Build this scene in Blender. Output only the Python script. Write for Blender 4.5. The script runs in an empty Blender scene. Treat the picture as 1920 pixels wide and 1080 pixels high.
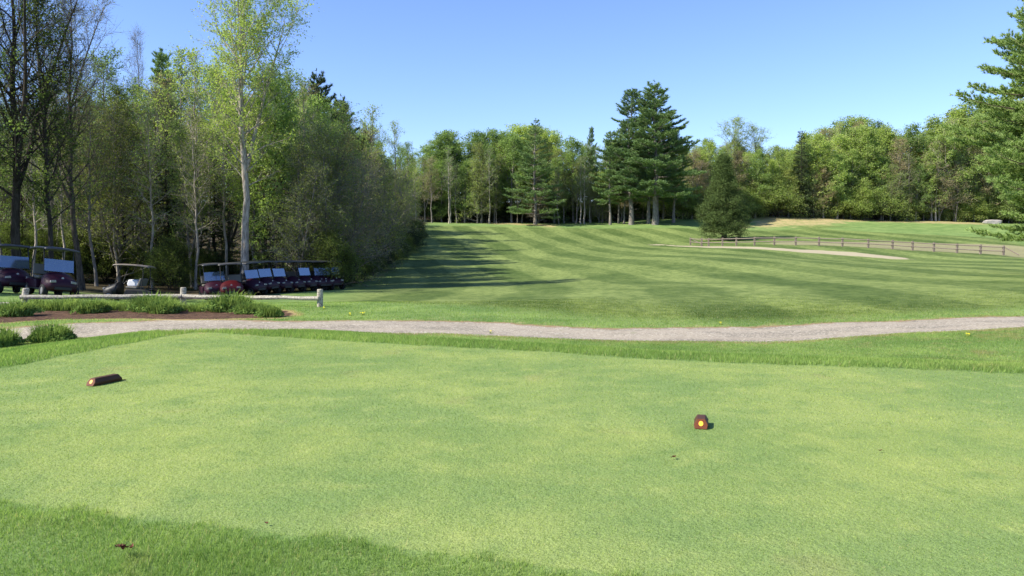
import bpy, math, random
import numpy as np
from mathutils import Vector
R = math.radians
SC = bpy.context.scene
COL = SC.collection

# ---------------------------------------------------------------- camera, sky, sun, exposure
CAM_Z = 1.6
PITCH = math.atan(90 / 1440)
cam_d = bpy.data.cameras.new('camera')
cam_d.lens = 27.0; cam_d.sensor_width = 36.0; cam_d.clip_start = 0.05; cam_d.clip_end = 3000
cam = bpy.data.objects.new('camera', cam_d); COL.objects.link(cam)
cam.location = (0, 0, CAM_Z); cam.rotation_euler = (R(90) - PITCH, 0, 0)
SC.camera = cam

SUN_EL = R(42)
SUN_DIR = Vector((0.93, 0.37, 0)).normalized()            # horizontal direction the light travels
world = bpy.data.worlds.new("World"); SC.world = world; world.use_nodes = True
wn = world.node_tree; bg = wn.nodes['Background']
sky = wn.nodes.new('ShaderNodeTexSky'); sky.sky_type = 'NISHITA'; sky.sun_disc = False
sky.sun_elevation = SUN_EL
sky.sun_rotation = math.atan2(-SUN_DIR.x, -SUN_DIR.y)
sky.altitude = 200; sky.air_density = 1.0; sky.dust_density = 0.15; sky.ozone_density = 2.2
tint = wn.nodes.new('ShaderNodeMix'); tint.data_type = 'RGBA'; tint.blend_type = 'MULTIPLY'; tint.inputs[0].default_value = 1.0
tint.inputs[7].default_value = (0.86, 0.94, 1.26, 1)
wn.links.new(sky.outputs[0], tint.inputs[6]); wn.links.new(tint.outputs[2], bg.inputs[0]); bg.inputs[1].default_value = 0.104
sun_d = bpy.data.lights.new('sun', 'SUN'); sun_d.energy = 5.0; sun_d.angle = R(0.5); sun_d.color = (1.0, 0.94, 0.82)
sun = bpy.data.objects.new('sun', sun_d); COL.objects.link(sun)
dirv = Vector((SUN_DIR.x * math.cos(SUN_EL), SUN_DIR.y * math.cos(SUN_EL), -math.sin(SUN_EL)))
sun.rotation_euler = dirv.to_track_quat('-Z', 'Y').to_euler(); sun.location = (-60, -20, 60)
SC.view_settings.view_transform = 'Standard'; SC.view_settings.look = 'None'
SC.view_settings.exposure = 0.92; SC.view_settings.gamma = 1.0
SC.render.engine = 'CYCLES'
SC.cycles.max_bounces = 6; SC.cycles.transparent_max_bounces = 6
SC.cycles.diffuse_bounces = 3; SC.cycles.transmission_bounces = 3; SC.cycles.glossy_bounces = 2

# ---------------------------------------------------------------- helpers
CP, SP = math.cos(PITCH), math.sin(PITCH)
def pix(px, py, Y):
    """world point seen at photo pixel (px, py) at distance Y in front of the camera"""
    u = (px - 960) / 1440; v = (540 - py) / 1440
    t = Y / (CP + v * SP)
    return (t * u, Y, CAM_Z + t * (-SP + v * CP))
def pxx(px, Y): return (px - 960) / 1440 * Y * 1.0

def tag(o, label=None, cat=None, group=None, kind=None):
    if label: o['label'] = label
    if cat: o['category'] = cat
    if group: o['group'] = group
    if kind: o['kind'] = kind
    return o
def empty(name, loc=(0, 0, 0), rz=0, s=1.0):
    o = bpy.data.objects.new(name, None); COL.objects.link(o)
    o.empty_display_size = 0.2
    o.location = loc; o.rotation_euler = (0, 0, rz); o.scale = (s, s, s)
    return o
def link(name, me, mat=None, parent=None):
    o = bpy.data.objects.new(name, me); COL.objects.link(o)
    if mat is not None and not me.materials: me.materials.append(mat)
    if parent: o.parent = parent
    return o
def mesh_np(name, V, F, smooth=False, attrs=None):
    """V (n,3); F (m,k) array of equal-size faces, or list of such arrays"""
    if not isinstance(F, list): F = [F]
    F = [np.asarray(f, dtype=np.int32) for f in F if len(f)]
    me = bpy.data.meshes.new(name)
    V = np.asarray(V, dtype=np.float32)
    me.vertices.add(len(V)); me.vertices.foreach_set('co', V.ravel())
    nl = sum(f.size for f in F); nf = sum(len(f) for f in F)
    me.loops.add(nl); me.polygons.add(nf)
    me.loops.foreach_set('vertex_index', np.concatenate([f.ravel() for f in F]))
    tot = np.concatenate([np.full(len(f), f.shape[1], dtype=np.int32) for f in F])
    st = np.concatenate([[0], np.cumsum(tot)[:-1]]).astype(np.int32)
    me.polygons.foreach_set('loop_start', st)
    try: me.polygons.foreach_set('loop_total', tot)
    except Exception: pass
    me.update(calc_edges=True)
    if attrs:
        for k, a in attrs.items():
            at = me.attributes.new(k, 'FLOAT', 'POINT'); at.data.foreach_set('value', np.asarray(a, dtype=np.float32))
    me.polygons.foreach_set('use_smooth', np.full(nf, smooth, dtype=bool))
    return me

class MB:
    """collects boxes, tubes, prisms into one mesh"""
    def __init__(s): s.v = []; s.f = []
    def add(s, vs, fs):
        b = len(s.v); s.v += [tuple(v) for v in vs]; s.f += [tuple(i + b for i in f) for f in fs]; return s
    def box(s, x0, x1, y0, y1, z0, z1, tx=0):
        vs = [(x0, y0, z0), (x1, y0, z0), (x1, y1, z0), (x0, y1, z0), (x0 + tx, y0, z1), (x1 - tx, y0, z1), (x1 - tx, y1, z1), (x0 + tx, y1, z1)]
        return s.add(vs, [(3, 2, 1, 0), (4, 5, 6, 7), (0, 1, 5, 4), (1, 2, 6, 5), (2, 3, 7, 6), (3, 0, 4, 7)])
    def prism(s, prof, y0, y1, axis='y', shrink=1.0):
        n = len(prof)
        cx = sum(p[0] for p in prof) / n; cz = sum(p[1] for p in prof) / n
        a = [(x, y0, z) for x, z in prof]; b = [((x - cx) * shrink + cx, y1, (z - cz) * shrink + cz) for x, z in prof]
        if axis == 'x': a = [(y, x, z) for x, y, z in a]; b = [(y, x, z) for x, y, z in b]
        return s.add(a + b, [tuple(range(n)), tuple(range(2 * n - 1, n - 1, -1))] + [(i, i + n, (i + 1) % n + n, (i + 1) % n) for i in range(n)])
    def tube(s, pts, rad, sides=8, cap=True):
        pts = [Vector(p) for p in pts]
        if not hasattr(rad, '__len__'): rad = [rad] * len(pts)
        b = len(s.v)
        for i, p in enumerate(pts):
            d = (pts[min(i + 1, len(pts) - 1)] - pts[max(i - 1, 0)]).normalized()
            up = Vector((0, 0, 1)) if abs(d.z) < 0.95 else Vector((1, 0, 0))
            a = d.cross(up).normalized(); c = d.cross(a)
            for k in range(sides):
                q = p + (a * math.cos(2 * math.pi * k / sides) + c * math.sin(2 * math.pi * k / sides)) * rad[i]
                s.v.append(tuple(q))
        for i in range(len(pts) - 1):
            for k in range(sides):
                k2 = (k + 1) % sides
                s.f.append((b + i * sides + k, b + i * sides + k2, b + (i + 1) * sides + k2, b + (i + 1) * sides + k))
        if cap:
            s.f.append(tuple(b + k for k in range(sides))[::-1])
            s.f.append(tuple(b + (len(pts) - 1) * sides + k for k in range(sides)))
        return s
    def grid(s, rows, close=False):
        b = len(s.v); n = len(rows[0])
        for r in rows: s.v += [tuple(p) for p in r]
        for i in range(len(rows) - 1):
            for k in range(n - (0 if close else 1)):
                k2 = (k + 1) % n
                s.f.append((b + i * n + k, b + i * n + k2, b + (i + 1) * n + k2, b + (i + 1) * n + k))
        return s
    def build(s, name, mat, parent=None, bevel=0, smooth=False, sub=0):
        me = bpy.data.meshes.new(name); me.from_pydata(s.v, [], s.f); me.update()
        o = link(name, me, mat, parent)
        if smooth: me.polygons.foreach_set('use_smooth', [True] * len(me.polygons))
        if bevel:
            m = o.modifiers.new('bevel', 'BEVEL'); m.width = bevel; m.segments = 2; m.limit_method = 'ANGLE'
        if sub:
            m = o.modifiers.new('sub', 'SUBSURF'); m.levels = sub; m.render_levels = sub
        return o

# ---------------------------------------------------------------- shader helper
class NT:
    def __init__(s, name):
        s.m = bpy.data.materials.new(name); s.m.use_nodes = True; s.t = s.m.node_tree
        s.t.nodes.clear(); s.out = s.t.nodes.new('ShaderNodeOutputMaterial')
    def n(s, typ, **kw):
        nd = s.t.nodes.new(typ)
        for k, v in kw.items(): setattr(nd, k, v)
        return nd
    def put(s, sock, val):
        if val is None: return
        if isinstance(val, bpy.types.NodeSocket): s.t.links.new(val, sock)
        else:
            if sock.type == 'RGBA' and len(val) == 3: val = (*val, 1)
            sock.default_value = val
    def math(s, op, a, b=0.0, c=0.0, clamp=False):
        nd = s.n('ShaderNodeMath', operation=op, use_clamp=clamp)
        s.put(nd.inputs[0], a); s.put(nd.inputs[1], b); s.put(nd.inputs[2], c); return nd.outputs[0]
    def mix(s, f, a, b, typ='MIX'):
        nd = s.n('ShaderNodeMix', data_type='RGBA', blend_type=typ); nd.clamp_factor = True
        s.put(nd.inputs['Factor'], f); s.put(nd.inputs[6], a); s.put(nd.inputs[7], b); return nd.outputs[2]
    def attr(s, name):
        return s.n('ShaderNodeAttribute', attribute_name=name).outputs['Fac']
    def pos(s): return s.n('ShaderNodeNewGeometry').outputs['Position']
    def objc(s): return s.n('ShaderNodeTexCoord').outputs['Object']
    def vec(s, v, scale=(1, 1, 1), rot=(0, 0, 0), loc=(0, 0, 0)):
        nd = s.n('ShaderNodeMapping'); s.put(nd.inputs[0], v)
        nd.inputs['Location'].default_value = loc
        nd.inputs['Rotation'].default_value = rot; nd.inputs['Scale'].default_value = scale; return nd.outputs[0]
    def noise(s, v, scale, detail=3, rough=0.5, dist=0.0):
        nd = s.n('ShaderNodeTexNoise'); s.put(nd.inputs['Vector'], v)
        nd.inputs['Scale'].default_value = scale; nd.inputs['Detail'].default_value = detail
        nd.inputs['Roughness'].default_value = rough; nd.inputs['Distortion'].default_value = dist
        return nd.outputs['Fac']
    def step(s, x, a, b):
        nd = s.n('ShaderNodeMapRange', interpolation_type='SMOOTHSTEP'); s.put(nd.inputs[0], x)
        nd.inputs[1].default_value = a; nd.inputs[2].default_value = b; return nd.outputs[0]
    def voro(s, v, scale, feat='F1'):
        nd = s.n('ShaderNodeTexVoronoi', feature=feat); s.put(nd.inputs['Vector'], v); nd.inputs['Scale'].default_value = scale
        return nd
    def bump(s, h, strength=0.3, dist=0.02):
        nd = s.n('ShaderNodeBump'); s.put(nd.inputs['Height'], h)
        nd.inputs['Strength'].default_value = strength; nd.inputs['Distance'].default_value = dist; return nd.outputs[0]
    def pbr(s, col, rough=0.8, spec=0.3, metal=0.0, normal=None, coat=0.0):
        nd = s.n('ShaderNodeBsdfPrincipled'); s.put(nd.inputs['Base Color'], col); s.put(nd.inputs['Roughness'], rough)
        nd.inputs['Metallic'].default_value = metal; nd.inputs['Specular IOR Level'].default_value = spec
        nd.inputs['Coat Weight'].default_value = coat
        if normal: s.put(nd.inputs['Normal'], normal)
        s.surf(nd.outputs[0]); return nd
    def surf(s, sh): s.t.links.new(sh, s.out.inputs[0])

def simple(name, col, rough=0.6, spec=0.4, metal=0, var=0.15, scale=20, bumps=0.0, coat=0.0):
    N = NT(name); o = N.objc(); f = N.noise(o, scale, 4, 0.6)
    c = N.mix(f, tuple(x * (1 - var) for x in col), tuple(min(1, x * (1 + var)) for x in col))
    nrm = N.bump(N.noise(o, scale * 3, 3), bumps, 0.01) if bumps else None
    N.pbr(c, N.math('ADD', rough - 0.05, N.math('MULTIPLY', f, 0.1)), spec, metal, nrm, coat); return N.m

# ---------------------------------------------------------------- terrain
# control points: photo pixel of the ground and its distance -> height of the ground there
CTRL = []
for px, lst in {
    -900: [(600, 20), (548, 30), (530, 44), (470, 80), (430, 120), (400, 170)],
    60:  [(617, 16.6), (590, 20), (578, 23), (550, 29.5), (540, 40), (528, 52), (480, 90), (430, 130), (400, 165)],
    250: [(615, 16.8), (592, 20), (577, 23.5), (565, 33), (563, 40), (540, 52), (480, 90), (430, 130), (400, 165)],
    500: [(612, 17), (595, 19.5), (575, 23), (564, 33), (551, 43), (540, 52), (490, 85), (430, 130), (400, 165)],
    700: [(610, 17.2), (590, 20), (570, 24), (566, 33), (548, 48), (515, 70), (460, 110), (418, 145), (404, 168)],
    780: [(508, 75), (450, 115), (418, 145), (412, 165)],
    960: [(620, 17.2), (600, 19.5), (569, 25), (560, 38), (520, 66), (480, 95), (450, 120), (423, 148), (414, 166)],
    1200: [(628, 17), (608, 19), (570, 26), (540, 38), (500, 66), (458, 117), (440, 130), (419, 150), (408, 168)],
    1440: [(627, 17), (607, 19), (565, 28), (520, 46), (490, 68), (470, 88), (462, 97), (447, 120), (430, 142), (405, 162)],
    1650: [(620, 17), (602, 19.5), (560, 28), (520, 44), (487, 80), (466, 95), (440, 130), (411, 164)],
    1900: [(607, 17.5), (594, 20), (540, 31), (500, 58), (485, 80), (477, 90), (455, 112), (430, 140), (417, 162)],
    2700: [(600, 18), (540, 32), (500, 60), (470, 90), (430, 140), (410, 165)],
}.items():
    for py, Y in lst: CTRL.append(pix(px, py, Y))
for x in (-14, -7, 0, 7, 14):
    CTRL.append((x, 2.0, -0.35)); CTRL.append((x, 10.0, -0.35))
for a in (-1.2, -0.6, -0.1, 0.3, 0.8, 1.2):
    CTRL.append((a * 260, 260, 12)); CTRL.append((a * 700, 700, 34))
CTRL = np.array(CTRL)
def _q(x, y):
    yy = np.maximum(y, 2.0) + 6
    return np.stack([np.clip(x / yy, -1.5, 1.5) * 1.2, np.log(yy)], -1)
def _k(r2): return 0.5 * r2 * np.log(r2 + 1e-9)
_Q = _q(CTRL[:, 0], CTRL[:, 1]); _n = len(_Q)
_A = np.zeros((_n + 3, _n + 3))
_A[:_n, :_n] = _k(((_Q[:, None] - _Q[None]) ** 2).sum(-1)) + np.eye(_n) * 2e-3
_A[:_n, _n] = 1; _A[:_n, _n + 1:] = _Q; _A[_n:, :_n] = _A[:_n, _n:].T
_W = np.linalg.solve(_A, np.concatenate([CTRL[:, 2], [0, 0, 0]]))
def base_h(x, y):
    x = np.atleast_1d(np.asarray(x, float)); y = np.atleast_1d(np.asarray(y, float))
    out = np.empty(x.shape)
    for i in range(0, len(x), 20000):
        q = _q(x[i:i + 20000], y[i:i + 20000])
        d = ((q[:, None] - _Q[None]) ** 2).sum(-1)
        out[i:i + 20000] = _k(d) @ _W[:_n] + _W[_n] + q @ _W[_n + 1:]
    return out
def sdf(poly, x, y):
    """signed distance to polygon, negative inside"""
    P = np.asarray(poly, float)[:, :2]; x = np.atleast_1d(x); y = np.atleast_1d(y)
    d = np.full(x.shape, 1e18); ins = np.zeros(x.shape, bool)
    for i in range(len(P)):
        a = P[i]; b = P[(i + 1) % len(P)]; e = b - a
        wx = x - a[0]; wy = y - a[1]
        t = np.clip((wx * e[0] + wy * e[1]) / (e @ e + 1e-12), 0, 1)
        d = np.minimum(d, (wx - e[0] * t) ** 2 + (wy - e[1] * t) ** 2)
        c = ((a[1] > y) != (b[1] > y)) & (x < (b[0] - a[0]) * (y - a[1]) / (b[1] - a[1] + 1e-12) + a[0])
        ins ^= c
    return np.where(ins, -1, 1) * np.sqrt(d)
def flat(px, py, z=0.0):
    v = (540 - py) / 1440; t = (z - CAM_Z) / (-SP + v * CP); return (t * (px - 960) / 1440, t * (CP + v * SP))
TEE = [(-7.6, 6.2), (-5.2, 5.3)] + [flat(*p) for p in ((0, 940), (200, 967), (400, 988), (640, 1012), (900, 1048), (1200, 1082))] + \
      [(4, 2.4), (14, -1), (14, 7.2)] + [flat(*p) for p in ((1920, 702), (1700, 692), (1392, 682), (1180, 672), (1036, 661), (860, 652), (640, 640), (500, 631), (400, 624), (360, 624), (325, 629), (160, 660), (0, 692))]
def smooth(t): t = np.clip(t, 0, 1); return t * t * (3 - 2 * t)
def height(x, y):
    x = np.atleast_1d(np.asarray(x, float)); y = np.atleast_1d(np.asarray(y, float))
    b = base_h(x, y); s = sdf(TEE, x, y)
    w = smooth(1 - (s - 0.35) / 3.4)
    far = smooth((y - 20) / 30)
    b = b + far * (0.10 * np.sin(x * 0.21 + y * 0.05) + 0.08 * np.sin(y * 0.17 + x * 0.07 + 1)) \
        + 0.02 * np.sin(x * 1.3 + y * 0.7) * np.sin(y * 1.1 - x * 0.4)
    w = np.where((y < 9) & (s > 0), np.maximum(w, smooth(1 - (y - 4) / 5)), w)
    return b * (1 - w) + w * 0.0
def H1(x, y): return float(height([x], [y])[0])
def ground_at(px, py):
    """where the sight line through a photo pixel meets the ground"""
    Y = np.concatenate([np.arange(3, 30, 0.1), np.arange(30, 200, 0.5)])
    u = (px - 960) / 1440; v = (540 - py) / 1440; t = Y / (CP + v * SP)
    x = t * u; z = CAM_Z + t * (-SP + v * CP); g = height(x, Y)
    k = np.nonzero(z <= g)[0]; k = k[0] if len(k) else len(Y) - 1
    if k > 0:
        a = z[k - 1] - g[k - 1]; b = z[k] - g[k]; f = a / (a - b + 1e-9) if a > b else 1
        f = min(max(f, 0), 1)
        return (x[k - 1] * (1 - f) + x[k] * f, Y[k - 1] * (1 - f) + Y[k] * f)
    return (x[k], Y[k])
def GP(lst): return [ground_at(*p) for p in lst]

PATH = [(-34, 20.5)] + GP([(-60, 616), (17, 616), (142, 607), (317, 600), (518, 603), (700, 602), (830, 603), (940, 606), (1010, 612), (1115, 617), (1180, 617), (1373, 614.6), (1488, 611.5), (1720, 601), (1920, 594)]) \
    + [(19, 22.5), (40, 32), (40, 28), (19, 19.5)] + GP([(1920, 614), (1720, 623), (1604, 631), (1488, 640), (1280, 639.5), (1115, 637), (950, 631), (830, 625), (640, 621), (518, 619), (317, 621), (150, 633), (20, 640)]) + [(-34, 15.0)]
FARPATH = GP([(1185, 456.2), (1240, 457.3), (1334, 461.4), (1488, 466.5), (1604, 472), (1680, 480), (1740, 486), (1690, 488), (1640, 484), (1560, 478), (1488, 473.0), (1334, 465.6), (1240, 460.5), (1185, 458.2)])
BED = GP([(-80, 612), (0, 606), (100, 599), (250, 597), (420, 598), (520, 596), (552, 590), (535, 583), (450, 578), (300, 574), (0, 574), (-80, 576)])
DIRT = GP([(1395, 457), (1480, 452), (1640, 452), (1760, 454), (1900, 457), (1990, 466), (1990, 496), (1900, 485), (1840, 477), (1700, 472), (1560, 463), (1450, 461)])
DRYHILL = GP([(1402, 428), (1410, 410), (1500, 398), (1600, 404), (1640, 412), (1560, 421), (1480, 424)])
DRY2 = GP([(850, 417), (1000, 424), (1060, 429), (1060, 422), (960, 417), (850, 414)])
DRY3 = GP([(1560, 414), (1700, 418), (1850, 422), (1850, 416), (1700, 412), (1560, 409)])
FAIR = GP([(630, 566), (800, 570), (960, 578), (1100, 592), (1250, 601), (1400, 601), (1560, 596), (1700, 587), (1920, 577)]) + [(30, 30), (60, 60), (75, 120), (50, 150)] + \
       GP([(1600, 425), (1400, 432), (1200, 428), (1000, 426), (860, 423), (800, 424)]) + [(-15, 125), (-12.5, 90), (-10.5, 60), (-8.5, 38), (-8, 30)]

xs = np.arange(-13, 13.01, 0.1); g = 0.1; r = [13.0]
while r[-1] < 750: g *= 1.045; r.append(r[-1] + g)
r = np.array(r[1:]); XS = np.concatenate([-r[::-1], xs, r])
ys = [-14 + 0.5 * i for i in range(34)]; y = 3.0
while y < 26: ys.append(y); y += 0.08
g = 0.08
while y < 900: ys.append(y); g *= 1.028; y += g
YS = np.array(ys)
GX, GY = np.meshgrid(XS, YS); gx = GX.ravel(); gy = GY.ravel(); gz = height(gx, gy)
nx, ny = len(XS), len(YS)
idx = np.arange(nx * ny).reshape(ny, nx)
F = np.stack([idx[:-1, :-1], idx[:-1, 1:], idx[1:, 1:], idx[1:, :-1]], -1).reshape(-1, 4)
A = {'sd_path': sdf(PATH, gx, gy), 'sd_far': sdf(FARPATH, gx, gy), 'sd_tee': sdf(TEE, gx, gy), 'sd_bed': sdf(BED, gx, gy),
     'sd_dirt': sdf(DIRT, gx, gy), 'sd_dry': np.minimum(np.minimum(sdf(DRYHILL, gx, gy), sdf(DRY2, gx, gy) + 1.0), sdf(DRY3, gx, gy) + 1.0), 'sd_fair': sdf(FAIR, gx, gy)}
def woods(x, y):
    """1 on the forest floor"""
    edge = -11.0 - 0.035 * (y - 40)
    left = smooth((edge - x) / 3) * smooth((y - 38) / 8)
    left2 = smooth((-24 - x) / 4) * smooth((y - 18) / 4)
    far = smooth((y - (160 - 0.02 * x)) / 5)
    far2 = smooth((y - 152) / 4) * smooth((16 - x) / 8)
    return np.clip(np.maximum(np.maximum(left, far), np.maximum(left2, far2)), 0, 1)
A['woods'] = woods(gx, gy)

def grass_color(N, P):
    """tee / rough / fairway colour from the same patchy noise for the sheet and for the blades"""
    tee = N.attr('sd_tee'); fair = N.attr('sd_fair')
    big = N.noise(P, 0.45, 4, 0.6); mid = N.noise(P, 2.3, 4, 0.65); fine = N.noise(P, 11, 4, 0.7)
    # tee: yellow-green with cool patches
    t1 = N.mix(N.step(big, 0.36, 0.64), (0.196, 0.280, 0.092), (0.285, 0.350, 0.112))
    t1 = N.mix(N.math('MULTIPLY', N.step(mid, 0.52, 0.72), 0.55), t1, (0.35, 0.40, 0.135))
    t1 = N.mix(N.math('MULTIPLY', N.step(mid, 0.48, 0.32), 0.5), t1, (0.155, 0.240, 0.080))
    t1 = N.mix(N.math('MULTIPLY', N.step(N.noise(P, 0.9, 3, 0.6, 0.5), 0.60, 0.72), 0.35), t1, (0.29, 0.275, 0.125))
    div = N.voro(P, 0.55); t1 = N.mix(N.math('MULTIPLY', N.step(N.math('ADD', div.outputs['Distance'], N.math('MULTIPLY', N.noise(P, 9, 3), 0.10)), 0.105, 0.075), 0.45), t1, (0.27, 0.23, 0.12))
    r1 = N.mix(N.step(big, 0.35, 0.65), (0.142, 0.228, 0.066), (0.225, 0.310, 0.098))
    r1 = N.mix(N.math('MULTIPLY', N.step(mid, 0.55, 0.75), 0.5), r1, (0.25, 0.28, 0.11))
    sep = N.n('ShaderNodeSeparateXYZ'); N.put(sep.inputs[0], P)
    worn = N.math('MULTIPLY', N.step(N.noise(P, 1.3, 5, 0.7), 0.50, 0.64), N.math('MULTIPLY', N.step(sep.outputs[0], 4.5, 8.0), N.step(sep.outputs[1], 26.0, 20.0)))
    r1 = N.mix(N.math('MULTIPLY', worn, 0.55), r1, (0.27, 0.235, 0.115))
    # mowing stripes on the fairway
    wob = N.math('MULTIPLY', N.math('SUBTRACT', N.noise(P, 0.05, 2), 0.5), 3.0)
    wob2 = N.math('MULTIPLY', N.math('SUBTRACT', N.noise(P, 0.8, 3), 0.5), 0.7)
    # each mower pass runs away from the tee and then bends to the left
    bend = N.math('MULTIPLY', N.math('LOGARITHM', N.math('ADD', N.math('EXPONENT', N.math('MINIMUM', N.math('MULTIPLY', N.math('SUBTRACT', sep.outputs[1], 56.0), 0.13), 12.0)), 1.0), math.e), 7.7)
    g_ = N.math('SUBTRACT', N.math('MULTIPLY', sep.outputs[1], 0.085), N.math('MULTIPLY', bend, 0.305))
    a = N.math('ADD', N.math('SUBTRACT', sep.outputs[0], g_), N.math('ADD', wob, wob2))
    s1 = N.step(N.math('SINE', N.math('MULTIPLY', a, 0.97)), -0.35, 0.35)
    b = N.math('ADD', N.math('ADD', N.math('MULTIPLY', sep.outputs[0], 0.8), N.math('MULTIPLY', sep.outputs[1], 0.5)), N.math('ADD', wob, wob2))
    s2 = N.step(N.math('SINE', N.math('MULTIPLY', b, 1.0)), -0.5, 0.5)
    st = N.math('ADD', N.math('MULTIPLY', s1, 0.82), N.math('MULTIPLY', s2, 0.18))
    patch = N.step(N.noise(N.vec(P, (1, 0.5, 1)), 0.16, 4, 0.65), 0.38, 0.66)
    st = N.math('ADD', N.math('MULTIPLY', st, 0.62), N.math('MULTIPLY', patch, 0.42), clamp=True)
    f1 = N.mix(st, (0.078, 0.122, 0.030), (0.208, 0.262, 0.080))
    f1 = N.mix(N.math('MULTIPLY', N.step(fine, 0.5, 0.75), 0.18), f1, (0.24, 0.27, 0.11))
    mot = N.noise(N.vec(P, (1, 0.6, 1)), 2.2, 6, 0.75)
    f1 = N.mix(1.0, f1, N.mix(N.step(mot, 0.36, 0.64), (0.70, 0.76, 0.68), (1.28, 1.22, 1.26)), 'MULTIPLY')
    edge = N.math('MULTIPLY', N.math('SUBTRACT', N.noise(P, 1.2, 4), 0.5), 1.2)
    c = N.mix(N.step(N.math('ADD', fair, edge), 1.6, -1.6), r1, f1)
    edge2 = N.math('MULTIPLY', N.math('SUBTRACT', N.noise(P, 6, 3), 0.5), 0.10)
    c = N.mix(N.step(N.math('ADD', tee, edge2), 0.02, -0.02), c, t1)
    return c, fine

N = NT('turf'); P = N.pos()
c, fine = grass_color(N, P)
vf = N.noise(P, 70, 3, 0.7)
c = N.mix(0.5, c, N.mix(N.step(vf, 0.3, 0.7), (0.35, 0.38, 0.3), (1, 1, 1)), 'MULTIPLY')
dm = N.noise(P, 0.55, 5, 0.65)
e = N.noise(P, 3.0, 5, 0.7); e2 = N.math('MULTIPLY', N.math('SUBTRACT', e, 0.5), 1.0)
straw = N.mix(fine, (0.28, 0.20, 0.10), (0.48, 0.37, 0.20))
# thin straw patches in the rough close to the path
pth = N.attr('sd_path')
nearp = N.math('MULTIPLY', N.step(pth, 1.5, 0.0), N.step(e, 0.50, 0.66))
c = N.mix(N.math('MULTIPLY', nearp, 0.75), c, straw)
# forest floor
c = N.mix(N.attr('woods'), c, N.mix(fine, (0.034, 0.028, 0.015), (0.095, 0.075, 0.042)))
# dry hill and dirt
dry = N.math('ADD', N.attr('sd_dry'), N.math('MULTIPLY', N.math('SUBTRACT', N.noise(P, 0.35, 5, 0.7), 0.5), 14.0))
c = N.mix(N.math('MULTIPLY', N.step(dry, 1.5, -1.5), 0.85), c, N.mix(N.step(N.noise(P, 0.8, 6, 0.8), 0.35, 0.65), (0.24, 0.24, 0.09), (0.46, 0.33, 0.18)))
dirt = N.math('ADD', N.attr('sd_dirt'), N.math('MULTIPLY', e2, 2.0))
c = N.mix(N.math('MULTIPLY', N.step(dirt, -1.2, -2.8), 0.7), c, N.mix(e, (0.19, 0.19, 0.09), (0.38, 0.31, 0.20)))
fp = N.math('ADD', N.attr('sd_far'), N.math('MULTIPLY', e2, 0.9))
c = N.mix(N.math('MULTIPLY', N.step(fp, -0.30, -0.85), 0.8), c, N.mix(e, (0.34, 0.28, 0.19), (0.50, 0.42, 0.30)))
# gravel path
trk = N.math('ABSOLUTE', N.math('ADD', N.math('ADD', pth, 0.55), N.math('MULTIPLY', N.math('SUBTRACT', N.noise(P, 0.6, 3), 0.5), 0.4)))
trk = N.step(trk, 0.30, 0.08)
stones = N.voro(P, 26); st2 = N.voro(P, 60)
grv = N.mix(N.step(N.noise(P, 1.2, 4, 0.6), 0.3, 0.7), (0.22, 0.192, 0.148), (0.36, 0.31, 0.235))
sc = N.n('ShaderNodeSeparateColor'); N.put(sc.inputs[0], stones.outputs['Color'])
sc2 = N.n('ShaderNodeSeparateColor'); N.put(sc2.inputs[0], st2.outputs['Color'])
grv = N.mix(N.math('MULTIPLY', N.step(sc.outputs[0], 0.55, 0.95), 0.75), grv, (0.56, 0.50, 0.40))
grv = N.mix(N.math('MULTIPLY', N.step(sc2.outputs[1], 0.40, 0.05), 0.7), grv, (0.11, 0.10, 0.085))
pe = N.math('ADD', pth, N.math('ADD', N.math('MULTIPLY', N.math('SUBTRACT', N.noise(P, 2.2, 5, 0.7), 0.5), 0.9), N.math('MULTIPLY', N.math('SUBTRACT', N.noise(P, 14, 3, 0.7), 0.5), 0.3)))
c = N.mix(N.step(pe, 0.34, 0.12), c, N.mix(fine, (0.15, 0.105, 0.06), (0.36, 0.26, 0.14)))
grv = N.mix(N.math('MULTIPLY', trk, 0.55), grv, N.mix(fine, (0.30, 0.255, 0.19), (0.40, 0.345, 0.27)))
tuf = N.math('MULTIPLY', N.step(N.noise(P, 1.7, 5, 0.75), 0.60, 0.68), N.step(pth, -1.1, -0.5))
grv = N.mix(N.math('MULTIPLY', tuf, 0.6), grv, (0.13, 0.16, 0.06))
c = N.mix(N.step(pe, 0.08, -0.08), c, grv)
# mulch
be = N.math('ADD', N.attr('sd_bed'), N.math('MULTIPLY', e2, 0.5))
c = N.mix(N.step(be, 0.35, 0.15), c, N.mix(fine, (0.20, 0.15, 0.06), (0.42, 0.33, 0.15)))
c = N.mix(N.step(be, 0.06, -0.06), c, N.mix(N.step(N.noise(P, 9, 6, 0.85), 0.36, 0.66), (0.018, 0.010, 0.007), (0.17, 0.10, 0.062)))
hgt = N.math('ADD', N.math('MULTIPLY', vf, 0.6), N.math('ADD', N.math('MULTIPLY', fine, 1.3), N.math('MULTIPLY', N.noise(P, 30, 3), 0.8)))
N.pbr(c, 0.9, 0.1, normal=N.bump(hgt, 0.55, 0.03)); MAT_TURF = N.m

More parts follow.
